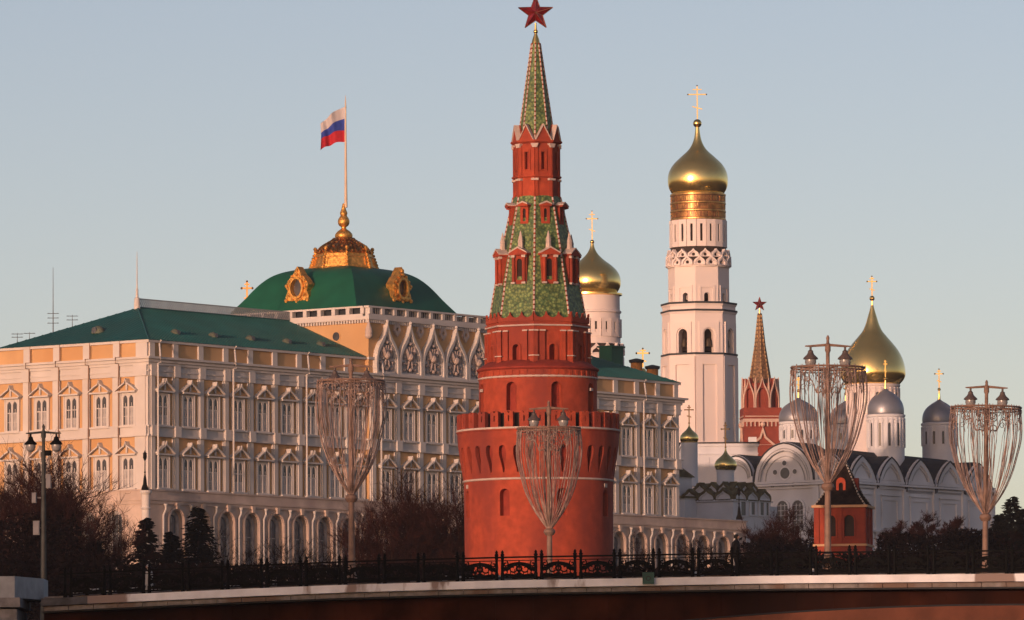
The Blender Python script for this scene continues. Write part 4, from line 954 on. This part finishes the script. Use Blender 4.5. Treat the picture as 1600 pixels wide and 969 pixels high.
for px_, y0, y1, arms, lab in ((83, 418, 540, (490, 497, 505), 'tall thin antenna mast with short crossbars behind the left palace roof'), (113, 492, 530, (494, 500), 'short antenna with two bars, right of the tall mast behind the roof'), (27, 520, 550, (522, 527), 'short television antenna, leftmost behind the palace roof'), (46, 519, 550, (521, ), 'small forked antenna second from the left behind the palace roof')):
    p = at(px_, y1, 1000); a_ = thing('antenna', lab, 'antenna', tuple(p), group='antennas behind the left palace roof'); m = MB(); m.tube([(0, 0, -1), (0, 0, zat(px_, y0, 1000)-p.z)], [.11, .035], 5); m.build('mast', anm, a_)
    for y in arms: m = MB(); zz_ = zat(px_, y, 1000)-p.z; m.tube([(-.9, 0, zz_), (.9, 0, zz_)], .05, 4); [m.tube([(x, -.3, zz_), (x, .3, zz_+.1)], .04, 3) for x in (-.7, 0, .7)]; m.build('crossbar', anm, a_)
# black lanterns standing on the terrace parapet
for px_, yb_, yt_, lab, DD_ in ((226.5, 766, 705, 'black lantern on a post at the lit corner of the palace terrace', 858), (1155, 812, 762, 'black lantern on a post at the far right end of the palace terrace', 968)):
    p = at(px_, yb_, DD_); h = zat(px_, yt_, DD_)-p.z; la = thing('terrace_lantern', lab, 'lantern', tuple(p), group='black lanterns on the palace terrace')
    m = MB(); m.lathe([(.5, 0), (.48, .3), (.28, .8), (.2, 1.6), (.08, 2.2), (.06, h-1.3), (.12, h-1.2)], 10); m.ball((0, 0, 2.4), .14, 8); m.build('post', iron, la)
    m = MB(); m.lathe([(.1, h-1.25), (.26, h-.9), (.24, h-.4), (.3, h-.38), (.1, h-.1), (.03, h+.1)], 8); m.build('lamp_head', iron, la)
p = at(228, 830, 857); col_ = thing('terrace_column', 'pale round column at the corner of the palace terrace under the black lantern', 'column', (p.x, p.y, ground_z(p.x, p.y))); h = zat(228, 766.5, 857)-col_.location.z
m = MB(); m.lathe([(.75, 0), (.75, .8), (.6, .9), (.55, h-2.6), (.7, h-2.4), (.55, h-2.2), (.58, h-.6), (.8, h-.3), (.8, h)], 20); m.build('shaft', white, col_)

# ------------------------------------------------------------------ trees
def bare_tree(name, label, x, y, h, spread, mtw, n1=9, seed=0, trunkh=.18, group='bare trees in front of the palace', cat='tree', dens=1., zb=None, tw_=.03, lo=.25):
    rnd = random.Random(seed); zb = ground_z(x, y) if zb is None else zb
    t = thing(name, label, cat, (x, y, zb), group=group); tr = MB(); cw = MB()
    tr.tube([(0, 0, -.5), (rnd.uniform(-.2, .2), 0, h*trunkh), (rnd.uniform(-.4, .4), rnd.uniform(-.4, .4), h*.55), (rnd.uniform(-.5, .5), 0, h*.82)], [h*.022, h*.018, h*.010, h*.003], 7)
    h = h*.74
    def br(p, d, L, r, lev):
        q = p; pts = [p]; dd_ = d.copy(); nseg = 4
        for i in range(nseg):
            dd_ = (dd_ + Vector((rnd.gauss(0, .16), rnd.gauss(0, .16), rnd.gauss(.06, .10)))).normalized(); q = q + dd_*L/nseg; pts.append(q)
        (tr if lev == 0 else cw).tube(pts, [r*(1-.8*i/nseg) for i in range(nseg+1)], 4 if lev == 0 else 3)
        if lev >= 3: return
        k = (7, 6, 5)[lev]
        for j in range(int(k*dens)+1):
            f_ = rnd.uniform(.25, 1); i = min(nseg-1, int(f_*nseg)); pp = pts[i].lerp(pts[i+1], f_*nseg-i)
            ax = Vector((rnd.gauss(0, 1), rnd.gauss(0, 1), rnd.gauss(.25, .6))).normalized(); nd = (dd_*.9 + ax*.85).normalized()
            br(pp, nd, L*rnd.uniform(.45, .7), max(tw_*.5, r*.5), lev+1)
    for i in range(n1):
        a = 2*pi*i/n1 + rnd.uniform(-.4, .4); f_ = rnd.uniform(lo, .8)
        d = Vector((cos(a)*spread, sin(a)*spread, rnd.uniform(.5, 1.3))).normalized()
        br(Vector((0, 0, h*f_)), d, h*rnd.uniform(.32, .5), h*.008, 0)
    tr.build('trunk', bark, t); cw.build('crown', mtw, t, smooth=False)
    return t
def fir_tree(label, x, y, h, w_, seed=0, group='dark firs'):
    rnd = random.Random(seed); zb = ground_z(x, y); t = thing('fir_tree', label, 'tree', (x, y, zb-.3), group=group)
    m = MB(); m.lathe([(h*.018, 0), (h*.004, h*.97)], 7); m.build('trunk', bark, t)
    m = MB()
    nl = int(h*4.5)
    for i in range(nl):
        f_ = i/nl; zc_ = h*(.06+.93*f_); rr_ = w_*(1-f_)**.8+.12
        nb = int(9+7*(1-f_))
        for k in range(nb):
            a = rnd.uniform(0, 2*pi); L = rr_*rnd.uniform(.45, 1.1); dx, dy = cos(a), sin(a); dz = L*rnd.uniform(-.45, .25); jz = rnd.uniform(-.25, .25)
            for s in range(5):
                u = (s+.6)/5; px_, py_, pz_ = dx*L*u, dy*L*u, zc_+jz+dz*u*u; wd = .32*(1.15-u)
                q = rnd.uniform(-.6, .6)
                m.add([(px_, py_, pz_+.08), (px_+dx*.4-dy*wd, py_+dy*.4+dx*wd, pz_-.16+q*.2), (px_+dx*.75, py_+dy*.75, pz_-.1), (px_+dx*.4+dy*wd, py_+dy*.4-dx*wd, pz_-.16-q*.2)], [(0, 1, 2, 3)])
    m.build('crown', fir, t, smooth=False); return t
def on(px, D): p = at(px, 900, D); return p.x, p.y
def hgt(px, yt, D): x, y = on(px, D); return zat(px, yt, D) - ground_z(x, y)
TL = [(2, 728, 700, 1.1, 'big bare reddish tree at the far left edge'), (42, 722, 722, .9, 'bare tree behind the grey double headed lamp'), (82, 712, 705, .85, 'tallest bare tree at left, just right of the lamp'), (116, 755, 720, .8, 'bare tree fourth from the left edge, leaning over the lit wall'), (146, 806, 700, .8, 'lower bare tree thinning out against the lit palace side')]
for i, (px_, yt_, D, s_, lab) in enumerate(TL): x, y = on(px_, D); bare_tree('bare_tree', lab, x, y, hgt(px_, yt_, D), s_, twig, 16, 11+i, dens=1.15, tw_=.045, lo=.12)
TM = [(262, 838, 735, 'bare tree before the corner of the terrace'), (352, 836, 750, 'slim bare tree before the arcade, right of the tallest fir'), (408, 842, 752, 'bare tree before the arcade, under the fourth window'), (455, 838, 756, 'crooked bare tree before the middle of the arcade'), (512, 830, 750, 'bare tree just left of the garland lamp post'), (585, 800, 744, 'bare tree just right of the garland lamp post'), (1002, 838, 850, 'small bare tree right of the red tower before the arcade'), (1085, 835, 850, 'bare tree before the last arches of the arcade'), (1120, 842, 850, 'small bare tree beside the person on the bridge')]
for i, (px_, yt_, D, lab) in enumerate(TM): x, y = on(px_, D); bare_tree('bare_tree', lab, x, y, hgt(px_, yt_, D), .95, twigd if i != 5 else twig, 7, 31+i, dens=.75, tw_=.04)
TC = [(612, 772, 716, 'bare reddish tree at the left of the dense thicket by the red tower'), (640, 750, 724, 'bare tree with high twigs in the thicket by the red tower'), (668, 765, 714, 'bare tree in the middle of the thicket by the red tower'), (700, 742, 722, 'tallest bare tree of the thicket by the red tower'), (722, 765, 712, 'bare tree touching the left edge of the red tower')]
for i, (px_, yt_, D, lab) in enumerate(TC): x, y = on(px_, D); bare_tree('bare_tree', lab, x, y, hgt(px_, yt_, D), 1.0, twig, 14, 51+i, dens=1.15, tw_=.045, lo=.1)
TR_ = [(1195, 815, 800, 'bare shrub at the left foot of the white cathedral'), (1212, 792, 812, 'bare tree in front of the cathedral arched windows'), (1252, 808, 800, 'bare shrub left of the little red tower'), (1400, 812, 830, 'bare bush right of the little red tower'), (1440, 800, 850, 'bare bush under the cathedral side wall'), (1490, 806, 850, 'reddish bare bush before the cathedral side wall'), (1575, 832, 800, 'bare bush at the far right by the lamp')]
for i, (px_, yt_, D, lab) in enumerate(TR_): x, y = on(px_, D); bare_tree('bare_shrub', lab, x, y, hgt(px_, yt_, D), 1.2, twig, 14, 71+i, dens=1.2, tw_=.045, lo=.08, group='bare shrubs on the hill', cat='shrub')
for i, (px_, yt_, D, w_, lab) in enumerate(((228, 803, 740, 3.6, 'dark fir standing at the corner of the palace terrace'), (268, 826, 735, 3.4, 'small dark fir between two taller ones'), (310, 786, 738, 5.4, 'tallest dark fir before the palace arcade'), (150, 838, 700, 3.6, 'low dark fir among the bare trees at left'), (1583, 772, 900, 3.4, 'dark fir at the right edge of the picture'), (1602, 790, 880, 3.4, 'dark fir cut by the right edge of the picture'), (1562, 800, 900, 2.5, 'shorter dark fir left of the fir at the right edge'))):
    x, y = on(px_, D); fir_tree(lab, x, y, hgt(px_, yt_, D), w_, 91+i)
# hedge mass on the dark slope
rnd = random.Random(5); m = MB()
def hedge_strip(x0px, x1px, D, ytop, step=2.2, hh=0.0, jag=6):
    px_ = x0px
    while px_ < x1px:
        for _ in range(5):
            D2 = D + rnd.uniform(-9, 9); x, y = on(px_, D2); zb = ground_z(x, y); zt_ = zat(px_, ytop + rnd.uniform(0, jag), D2)
            for s in range(14):
                a = rnd.uniform(0, 2*pi); r_ = rnd.uniform(.12, .4); zz_ = zb + (zt_-zb)*rnd.uniform(.1, 1.0)
                c_ = Vector((x + rnd.uniform(-.7, .7), y, zz_)); u = Vector((rnd.gauss(0, 1), rnd.gauss(0, .6), rnd.gauss(0, 1))).normalized()*r_; v = u.cross(Vector((rnd.gauss(0, 1), rnd.gauss(0, 1), rnd.gauss(0, 1)))).normalized()*r_*.5
                m.add([c_-u, c_+v, c_+u, c_-v], [(0, 1, 2, 3)])
        px_ += step
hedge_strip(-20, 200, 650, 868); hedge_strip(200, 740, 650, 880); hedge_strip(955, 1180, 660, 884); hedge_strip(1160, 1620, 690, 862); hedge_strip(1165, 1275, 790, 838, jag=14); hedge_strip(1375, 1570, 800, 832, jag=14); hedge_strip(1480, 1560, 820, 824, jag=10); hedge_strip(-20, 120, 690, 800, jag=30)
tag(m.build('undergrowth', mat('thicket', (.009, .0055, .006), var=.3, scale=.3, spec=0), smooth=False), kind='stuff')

# ------------------------------------------------------------------ the bridge
BD = 282.0
BR = [(-400, 950), (-100, 941), (66, 935.5), (140, 932), (270, 926), (400, 920), (540, 914.5), (680, 910.5), (800, 907.3), (1000, 904), (1200, 900.5), (1400, 898.6), (1600, 897), (1900, 896), (2300, 897)]
def bz(px):
    for (a, b), (c, d) in zip(BR, BR[1:]):
        if px <= c or c == 2300: y = b + (d-b)*(px-a)/(c-a); break
    return zat(px, y, BD)
def bx(px): return at(px, 905, BD).x
def bzx(x): return bz(CX + x/BD*F*(1) + 2.5)
road = thing('stone_bridge', 'granite road bridge with pale snow dusted cornice crossing the foreground', 'bridge', (bx(800), BD, 0))
OX = road.location.x
def strip(mb, y0, y1, dz0, dz1, px0, px1, mi=0, step=20, per=None):
    xs_ = [px0 + (px1-px0)*i/max(1, int((px1-px0)/step)) for i in range(max(1, int((px1-px0)/step))+1)]
    vs = []
    for p_ in xs_:
        X = bx(p_) - OX; Z = bz(p_)
        a, b = (dz0(p_) if callable(dz0) else dz0), (dz1(p_) if callable(dz1) else dz1)
        vs += [(X, y0, Z+a), (X, y1, Z+a), (X, y1, Z+b), (X, y0, Z+b)]
    n = len(xs_); fs = []
    for i in range(n-1):
        o = i*4
        for k in range(4): fs.append((o+k, o+(k+1) % 4, o+4+(k+1) % 4, o+4+k))
    fs += [(0, 3, 2, 1), (4*n-4, 4*n-3, 4*n-2, 4*n-1)]
    mb.add(vs, fs, mi)
m = MB(); strip(m, -.6, 1.2, -.34, -.01, 66, 138); m.build('bare_cornice', mat('dark_granite', (.09, .09, .10), var=.3, scale=2), road, smooth=False)  # darker granite on the left end of the cornice
m = MB(); strip(m, -.6, 1.2, -.34, 0, 138, 2300); m.build('cornice', mat('cornice_stone', (.80, .80, .83), var=.10, scale=1.2, extra=((.25, .19, .17), .30, .575, .60), bump=.02), road, smooth=False)
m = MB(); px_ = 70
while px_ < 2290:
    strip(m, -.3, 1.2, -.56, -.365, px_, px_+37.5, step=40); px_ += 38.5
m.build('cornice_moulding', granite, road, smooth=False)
m = MB(); strip(m, -.1, 1.2, -.63, -.562, 66, 2300); m.build('gutter', droof, road, smooth=False)
m = MB(); strip(m, 1.55, 40, -1.6, -.05, 66, 2300, step=60); m.build('deck', asphalt, road, smooth=False)
m = MB(); strip(m, 1.25, 5.5, -.04, .12, 66, 2300, step=60); strip(m, 33, 39, -.04, .12, 66, 2300, step=60); m.build('pavement', granite, road, smooth=False)
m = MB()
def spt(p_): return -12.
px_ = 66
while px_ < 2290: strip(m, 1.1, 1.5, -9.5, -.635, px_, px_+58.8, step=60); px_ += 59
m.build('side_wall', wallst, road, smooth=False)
# arch ring: its upper edge climbs from the lower middle to the right
m = MB(); N = 40; vs = []
for i in range(N+1):
    p_ = 900 + 1200*i/N; t = (p_-1600)/800.; y = 944 + 30*t*t*1.9 if p_ < 1600 else 944 + 20*t*t
    X = bx(p_)-OX; Z = zat(p_, y, BD); vs += [(X, .75, Z), (X, 1.15, Z), (X, 1.15, Z-1.5), (X, .75, Z-1.5)]
m.add(vs, [(i*4+k, i*4+(k+1) % 4, i*4+4+(k+1) % 4, i*4+4+k) for i in range(N) for k in range(4)]); m.build('arch_ring', mat('arch_stone', (.15, .050, .028), var=.2, scale=1.), road, smooth=False)
m = MB()
for i in range(N): 
    a, b = vs[i*4], vs[i*4+4]; m.tube([(a[0], .73, a[2]), (b[0], .73, b[2])], .035, 4)
m.build('arch_edge', droof, road)
m = MB(); rnd = random.Random(8)
for a, b in ((110, 125), (135, 150), (158, 176), (190, 212), (232, 262), (355, 372), (420, 428), (640, 655), (690, 698), (715, 740), (770, 800), (1088, 1102), (1175, 1192), (1268, 1275), (1380, 1386)):
    strip(m, 1.6, 3.4, .1, .1+rnd.uniform(.15, .3), a, b, step=8)
m.build('snow_patches', snow, road)['kind'] = 'stuff'
# end block
p = at(20, 935, 281); m = MB(); L0 = at(-400, 935, 280).x; X1 = at(23, 935, 280.5).x; X2 = at(66, 935, 283).x; zt1_ = zat(20, 900.5, 280.5); zb1_ = zat(20, 934, 280.5)
eb = thing('end_pedestal', 'pale granite pedestal block closing the bridge parapet at the far left', 'pedestal', (X1, 280.5, 0))
m.box(L0-X1, 0, 0, 6, zb1_, zt1_); m.add([(0, 0, zb1_), (X2-X1, 3.4, zb1_), (X2-X1, 6, zb1_), (0, 6, zb1_), (0, 0, zt1_), (X2-X1, 3.4, zt1_), (X2-X1, 6, zt1_), (0, 6, zt1_)], [(0, 1, 5, 4), (1, 2, 6, 5), (4, 5, 6, 7), (3, 2, 1, 0)]); m.build('block', graniteblk, eb, smooth=False)
m = MB(); m.box(L0-X1, .25, -.3, 6, zb1_-.42, zb1_-.003); m.box(L0-X1, .1, -.1, 6, -3, zb1_-.5); m.build('plinth', granite, eb, smooth=False)
# railing
rl = thing('bridge_railing', 'black cast iron railing with scroll panels and finials along the bridge', 'railing', (OX, BD+.9, 0))
RP0, RP1 = 90, 1720
m = MB()
strip(m, -.05, .05, 1.03, 1.10, RP0, RP1); strip(m, -.04, .04, .90, .935, RP0, RP1); strip(m, -.05, .05, .12, .2, RP0, RP1); m.build('rail', iron, rl, smooth=False)
mod = 61.5; k = 0; posts = []
pm_ = MB(); pm_.lathe([(.085, 0), (.085, .35), (.06, .4), (.075, .6), (.055, .95), (.08, 1.0), (.07, 1.12), (.10, 1.17), (.05, 1.24), (.07, 1.29), (.015, 1.38)], 8)
o = pm_.build('post', iron); pme = o.data; bpy.data.objects.remove(o)
def scroll(mb, cx, cz, r, turns, s=1, w=.032, a0=0):
    mb.tube([(cx + s*r*(1-.8*t)*cos(a0+turns*2*pi*t), 0, cz + r*(1-.8*t)*sin(a0+turns*2*pi*t)) for t in [i/16 for i in range(17)]], w, 4)
pn = MB(); 
for s in (-1, 1):
    scroll(pn, s*.28, .55, .27, 1.4, s); scroll(pn, s*.62, .42, .2, 1.3, -s, a0=1); scroll(pn, s*.60, .76, .13, 1.1, s, a0=2)
    pn.tube([(s*.05, 0, .2), (s*.3, 0, .28), (s*.55, 0, .22), (s*.8, 0, .3)], .04, 4)
for t in range(-4, 5): pn.box(t*.19-.02, t*.19+.02, -.02, .02, .18, .34 + .1*((t*7) % 3))
pn.plate(circ(0, .55, .16, 10), [circ(0, .55, .06, 6)], flat, .03, -.03); pn.tube([(0, 0, .2), (0, 0, .92)], .03, 4)
pn.plate([(-.75, .2), (.75, .2), (.6, .36), (.2, .3), (0, .42), (-.2, .3), (-.6, .36)], [], flat, .015, -.015, back=True)
pn.plate([(-.80, .5), (-.5, .45), (-.3, .62), (-.05, .7), (.05, .7), (.3, .62), (.5, .45), (.8, .5), (.55, .62), (.3, .82), (0, .86), (-.3, .82), (-.55, .62)], [], flat, .012, -.012, back=True)
o = pn.build('panel', iron, smooth=False); pne = o.data; bpy.data.objects.remove(o)
px_ = 104.
while px_ < 1700:
    for d in (-4.6, 4.6):
        link('post', pme, rl, (bx(px_+d)-OX, 0, bz(px_+d)))
    link('panel', pne, rl, (bx(px_+mod/2)-OX, 0, bz(px_+mod/2)))
    px_ += mod
# square teal navigation sign on the cornice
p = at(1013, 903.5, BD-.75); sg_ = thing('navigation_sign', 'small square dark teal sign box fixed to the bridge cornice', 'sign', tuple(p)); m = MB(); hs = mm(9, BD)
m.plate(rect(-hs, hs, -hs, hs), [rect(-hs*.82, hs*.82, -hs*.82, hs*.82)], flat, .1, -.12); m.box(-hs*.85, hs*.85, -.04, .1, -hs*.85, hs*.85); m.box(-.04, .04, .1, .5, -hs, hs*.2); m.build('sign_box', tealp, sg_, smooth=False)
m = MB(); m.plate(circ(0, -.01, hs*.45, 14), [circ(0, -.01, hs*.28, 12)], flat, .07, .03); m.build('sign_mark', droof, sg_)

# ------------------------------------------------------------------ lamp posts with garland bowls
def lantern(parent, x, z_, s=1., mt=iron):
    m = MB(); m.lathe([(.02, .0), (.05, -.03), (.05, -.14), (.12, -.2), (.12, -.26), (.17, -.36), (.32, -.5), (.34, -.56), (.26, -.58)], 14)
    o = m.build('lantern', mt, parent, loc=(x, 0, z_)); m = MB(); m.lathe([(.25, -.58), (.255, -.7), (.2, -.86), (.08, -.95), (.02, -.98)], 14); m.build('lamp_glass', lglass, o); return o
def lamp(px_, ytop, ybot, D, hw, bowl_top, label, arm_y, seed, pmat=lampm, bowl=True, lean=0, arm_hw=27):
    # ybot is where the garland gathers; the post goes on down to the pavement
    p = at(px_, ybot, D); zb = bzx(p.x*BD/D)+.1 if bowl else bzx(p.x*BD/D)-.2
    base = Vector((p.x, p.y, zb)); f = lambda y: zat(px_, y, D) - zb; q = lambda v: mm(v, D)
    t = thing('street_lamp', label, 'street lamp', tuple(base), group='street lamps on the bridge'); t.rotation_euler = (0, lean, 0)
    H = f(ytop); za = f(arm_y); zb_, zt_ = f(ybot), f(bowl_top)
    m = MB(); m.lathe([(.24, 0), (.24, .5), (.18, .6), (.15, 1.2), (.13, zb_ if bowl else H*.6), (.10, zt_ if bowl else H*.8), (.13, za-1.0), (.085, za-.95), (.085, za-.3), (.13, za-.2), (.12, za+.08), (.07, za+.14), (.06, za+.25), (.08, H-.12), (.03, H)], 12); m.build('pole', pmat, t)
    m = MB(); aw = q(arm_hw); m.tube([(-aw-.25, 0, za), (-aw, 0, za), (0, 0, za+.06), (aw, 0, za), (aw+.25, 0, za)], [.03, .055, .07, .055, .03], 6); m.build('arm', pmat, t)
    for s in (-1, 1): lantern(t, s*aw, za-.02, mt=iron if pmat is lampg else mat('lantern_brown', (.10, .075, .07), rough=.5))
    if not bowl: return t
    rnd = random.Random(seed); RB = q(hw); Hb = zt_-zb_
    prof = lambda u: RB*max(.035, (1.0 + .06*sin(pi*min(1, (1-u)*2.2)))*(1 - max(0, (1-u)-.12)**2.6*1.37))  # u=1 ring, 0 collar
    m = MB()
    for zz_, r_ in ((zt_, .05), (zt_-.12, .025)): m.tube([(RB*sin(a), -RB*cos(a), zz_) for a in [2*pi*i/36 for i in range(37)]], r_, 5)
    for k in range(4): a = k*pi/2+.3; m.tube([(RB*sin(a), -RB*cos(a), zt_), (0, 0, zt_)], .03, 4)
    m.build('ring', pmat, t); m = MB(); m.lathe([(.2, zb_-.25), (.3, zb_-.1), (.26, zb_+.05), (.16, zb_+.1)], 12); m.build('collar', pmat, t)
    m = MB()
    NSt = 42
    for k in range(NSt):
        cl_ = round(k/5)*5 + (k-round(k/5)*5)*.8; a = 2*pi*cl_/NSt + rnd.uniform(-.03, .03); w_ = rnd.uniform(.92, 1.03)
        pts = []
        for i in range(15):
            u = 1-i/14; r_ = prof(u)*w_; aa = a + rnd.uniform(-.012, .012) + .10*sin(5*u+k)*(1-u); pts.append((r_*sin(aa), -r_*cos(aa), zb_+Hb*u + (.1 if i == 0 else 0)))
        m.tube(pts, (.017 if k % 5 else .03), 3)
    for k in range(5):                                   # inner loops hang lower and closer to the pole
        a = 2*pi*k/22 + rnd.uniform(-.1, .1); w_ = rnd.uniform(.30, .8); du = rnd.uniform(.15, .45); pts = []
        for i in range(12):
            u = 1-i/11; r_ = RB*(w_*u**.7) + (RB*(1-w_))*max(0, (u-.75)/.25)**1.5; aa = a + .3*sin(4*u); pts.append((r_*sin(aa), -r_*cos(aa), zb_+Hb*u))
        m.tube(pts, .013, 3)
    for k in range(3):                                    # bunched drapes
        a = rnd.uniform(0, 2*pi)
        for j in range(5):
            pts = []
            for i in range(12):
                u = 1-i/11; r_ = prof(u)*(.97-.05*j*sin(pi*u)); aa = a + (j-2.5)*.05*(u**2+.1); pts.append((r_*sin(aa), -r_*cos(aa), zb_+Hb*u*.97))
            m.tube(pts, .015, 3)
    m.build('garland', wirem, t, smooth=False)
    m = MB()
    for k in range(10):                                   # scrollwork valance under the ring
        a = 2*pi*k/10; m.M = RZ(a) @ T(0, -RB*.98, 0); sg2 = 1 if k % 2 else -1
        for cx_, cz_, r_ in ((0, zt_-.35, .26), (.32, zt_-.22, .16), (-.3, zt_-.28, .18), (.12, zt_-.78, .17), (-.14, zt_-.62, .12)):
            m.tube([(cx_ + sg2*r_*(1-.75*i/10)*cos(i*.75), 0, cz_ + r_*(1-.75*i/10)*sin(i*.75)) for i in range(11)], .018, 3)
        m.tube([(0, 0, zt_), (.1, 0, zt_-.5), (-.05, 0, zt_-1.1)], .018, 3)
    m.M = None
    for k in range(4):                                    # S-shaped brackets from pole to ring
        a = k*pi/2+.3; m.M = RZ(a)
        m.tube([(0, -.15-(RB*.7)*i/12, zt_-1.35 + 1.2*(i/12) + .16*sin(i*1.2)) for i in range(13)], .03, 4)
        for c0, cz_, r_ in ((-.35, zt_-.5, .3), (-.95, zt_-.35, .26), (-.4, zt_-1.0, .2)): m.tube([(0, c0 + r_*(1-.75*i/10)*cos(i*.75), cz_ + r_*(1-.75*i/10)*sin(i*.75)) for i in range(11)], .022, 4)
    m.M = None; m.build('scrollwork', mat('scroll_paint', (.33, .24, .21), rough=.6), t, smooth=False)
    return t
lamp(1292, 524, 758, 283.5, 57.5, 575, 'tallest bowl shaped garland lamp post, before the big gold cathedral dome', 541, 1, lean=.010)
lamp(1537.5, 594, 806, 308, 54.5, 637, 'bowl shaped garland lamp post nearest the right edge of the picture', 606, 2, lean=.02, arm_hw=25)
lamp(858.5, 626, 829, 325, 49.5, 670, 'bowl shaped garland lamp post standing right before the red tower', 639, 3, lean=0, arm_hw=23)
lamp(549, 560, 776, 288, 52.5, 596, 'bowl shaped garland lamp post in front of the palace arcade', 573, 4, lean=0, arm_hw=25)
l1 = lamp(68, 663, 860, 330, 20, 700, 'plain grey double headed street lamp at the far left without garlands', 677, 5, pmat=lampg, bowl=False, arm_hw=20)
q_ = lambda v: mm(v, 330); zl = l1.location.z
for px_, y_, wx, wy, nm in ((76, 752, 4, 11, 'loudspeaker'), (53.5, 778, 3.5, 8, 'camera_box'), (75, 708, 5, 4, 'floodlight'), (57, 825, 5, 11, 'control_box')):
    p = at(px_, y_, 330); m = MB(); m.box(-q_(wx), q_(wx), -.18, .18, -q_(wy), q_(wy)); m.box(-q_(wx)*.8, q_(wx)*.8, -.22, -.18, -q_(wy)*.85, q_(wy)*.85); s_ = 1 if px_ < 68 else -1; m.tube([(0, 0, 0), (s_*q_(abs(px_-68)), 0, 0)], .04, 4); m.build(nm, mat('box_grey', (.22, .21, .22), var=.2) if wy > 5 else iron, l1, smooth=False, loc=(p.x-l1.location.x, 0, p.z-zl))

# ------------------------------------------------------------------ people
def person(label, px_, D, h, heading, coat, hat, hood=False, seed=0):
    p = at(px_, 900, D); zb = bzx(p.x*BD/D)+.12; t = thing('person', label, 'person', (p.x, p.y, zb), heading)
    J = {'pel': (0, 0, .53), 'ch': (0, -.01, .74), 'nk': (0, -.02, .845), 'hd': (0, -.035, .90), 'tp': (0, -.03, .965)}
    V = [(0, 0, .53), (0, 0, .63), (0, -.01, .74), (0, -.015, .82), (0, -.02, .86), (0, -.03, .905), (0, -.03, .965)]
    Rr = [.085, .082, .098, .07, .034, .052, .05]
    E_ = [(0, 1), (1, 2), (2, 3), (3, 4), (4, 5), (5, 6)]
    def add(v, r, par): V.append(v); Rr.append(r); E_.append((par, len(V)-1)); return len(V)-1
    for s in (-1, 1):
        a = add((s*.055, 0, .49), .06, 0); a = add((s*.06, -.02 + s*.03, .27), .038, a); a = add((s*.06, s*.05+.01, .05), .024, a); add((s*.065, s*.05-.07, .018), .02, a)
        a = add((s*.105, -.01, .79), .042, 3); a = add((s*.135, .02, .64), .030, a); a = add((s*.11, -.07, .53), .022, a); add((s*.10, -.10, .48), .018, a)
    me = bpy.data.meshes.new('body'); me.from_pydata([tuple(c*h for c in v) for v in V], E_, []); o = bpy.data.objects.new('body', me); C.objects.link(o); o.parent = t
    mod_ = o.modifiers.new('skin', 'SKIN'); 
    for i, sv in enumerate(me.skin_vertices[0].data): sv.radius = (Rr[i]*h*1.0, Rr[i]*h*.85); sv.use_root = i == 0
    o.modifiers.new('sub', 'SUBSURF').render_levels = 2; me.materials.append(coat)
    m = MB(); m.lathe([(.058*h, .90*h), (.064*h, .93*h), (.06*h, .965*h), (.035*h, .99*h), (.01*h, 1.0*h)], 14, 0, 0, (0, -.02*h)); m.build('hair' if not hood else 'hood', hat, t)
    skin_ = mat('skin', (.50, .28, .2), rough=.6)
    m = MB(); m.ball((0, -.062*h, .925*h), .036*h, 12); m.ball((0, -.1*h, .922*h), .008*h, 6); m.build('face', skin_, t)
    m = MB(); m.lathe([(.115*h, .42*h), (.10*h, .56*h), (.105*h, .72*h), (.085*h, .80*h), (.045*h, .85*h)], 16); m.build('coat', coat, t)
    return t
person('person in a dark coat and cap walking along the bridge railing', 1150, 284.4, 1.86, R(60), mat('dark_cloth', (.014, .013, .015), var=.2), mat('dark_hair', (.012, .01, .01)))
person('person in a pale hooded jacket on the bridge at left', 233, 296, 1.7, R(-60), mat('pale_cloth', (.38, .37, .37), var=.1), MATS['pale_cloth'], hood=True)

# ------------------------------------------------------------------ an unseen building behind the camera, added so its shade falls on the bridge
ob_ = thing('shade_building', 'large grey unseen building behind the viewpoint, added to shade the bridge', 'building', (-206, -60, 0)); m = MB()
m.box(-520, 0, -40, 0, 0, 39); 
for k in range(52):
    for j in range(6): m.box(-6-k*10, -3-k*10, 0, .1, 5+j*5.5, 8+j*5.5, 1)
m.build('wall', [mat('block_grey', (.3, .29, .28)), glass], ob_, smooth=False)

# ------------------------------------------------------------------ evening haze
hm = MB(); hm.box(-1500, 1500, -40, 2600, -4, 190); hz_ = hm.build('haze', bpy.data.materials.new('haze_air'), smooth=False); hz_['kind'] = 'stuff'
hmt = hz_.data.materials[0]; hmt.use_nodes = True; hmt.node_tree.nodes.clear()
ho = hmt.node_tree.nodes.new('ShaderNodeOutputMaterial'); hv = hmt.node_tree.nodes.new('ShaderNodeVolumePrincipled'); hv.inputs['Color'].default_value = (.80, .80, .86, 1); hv.inputs['Density'].default_value = .000045; hv.inputs['Anisotropy'].default_value = .1
hmt.node_tree.links.new(hv.outputs[0], ho.inputs['Volume'])
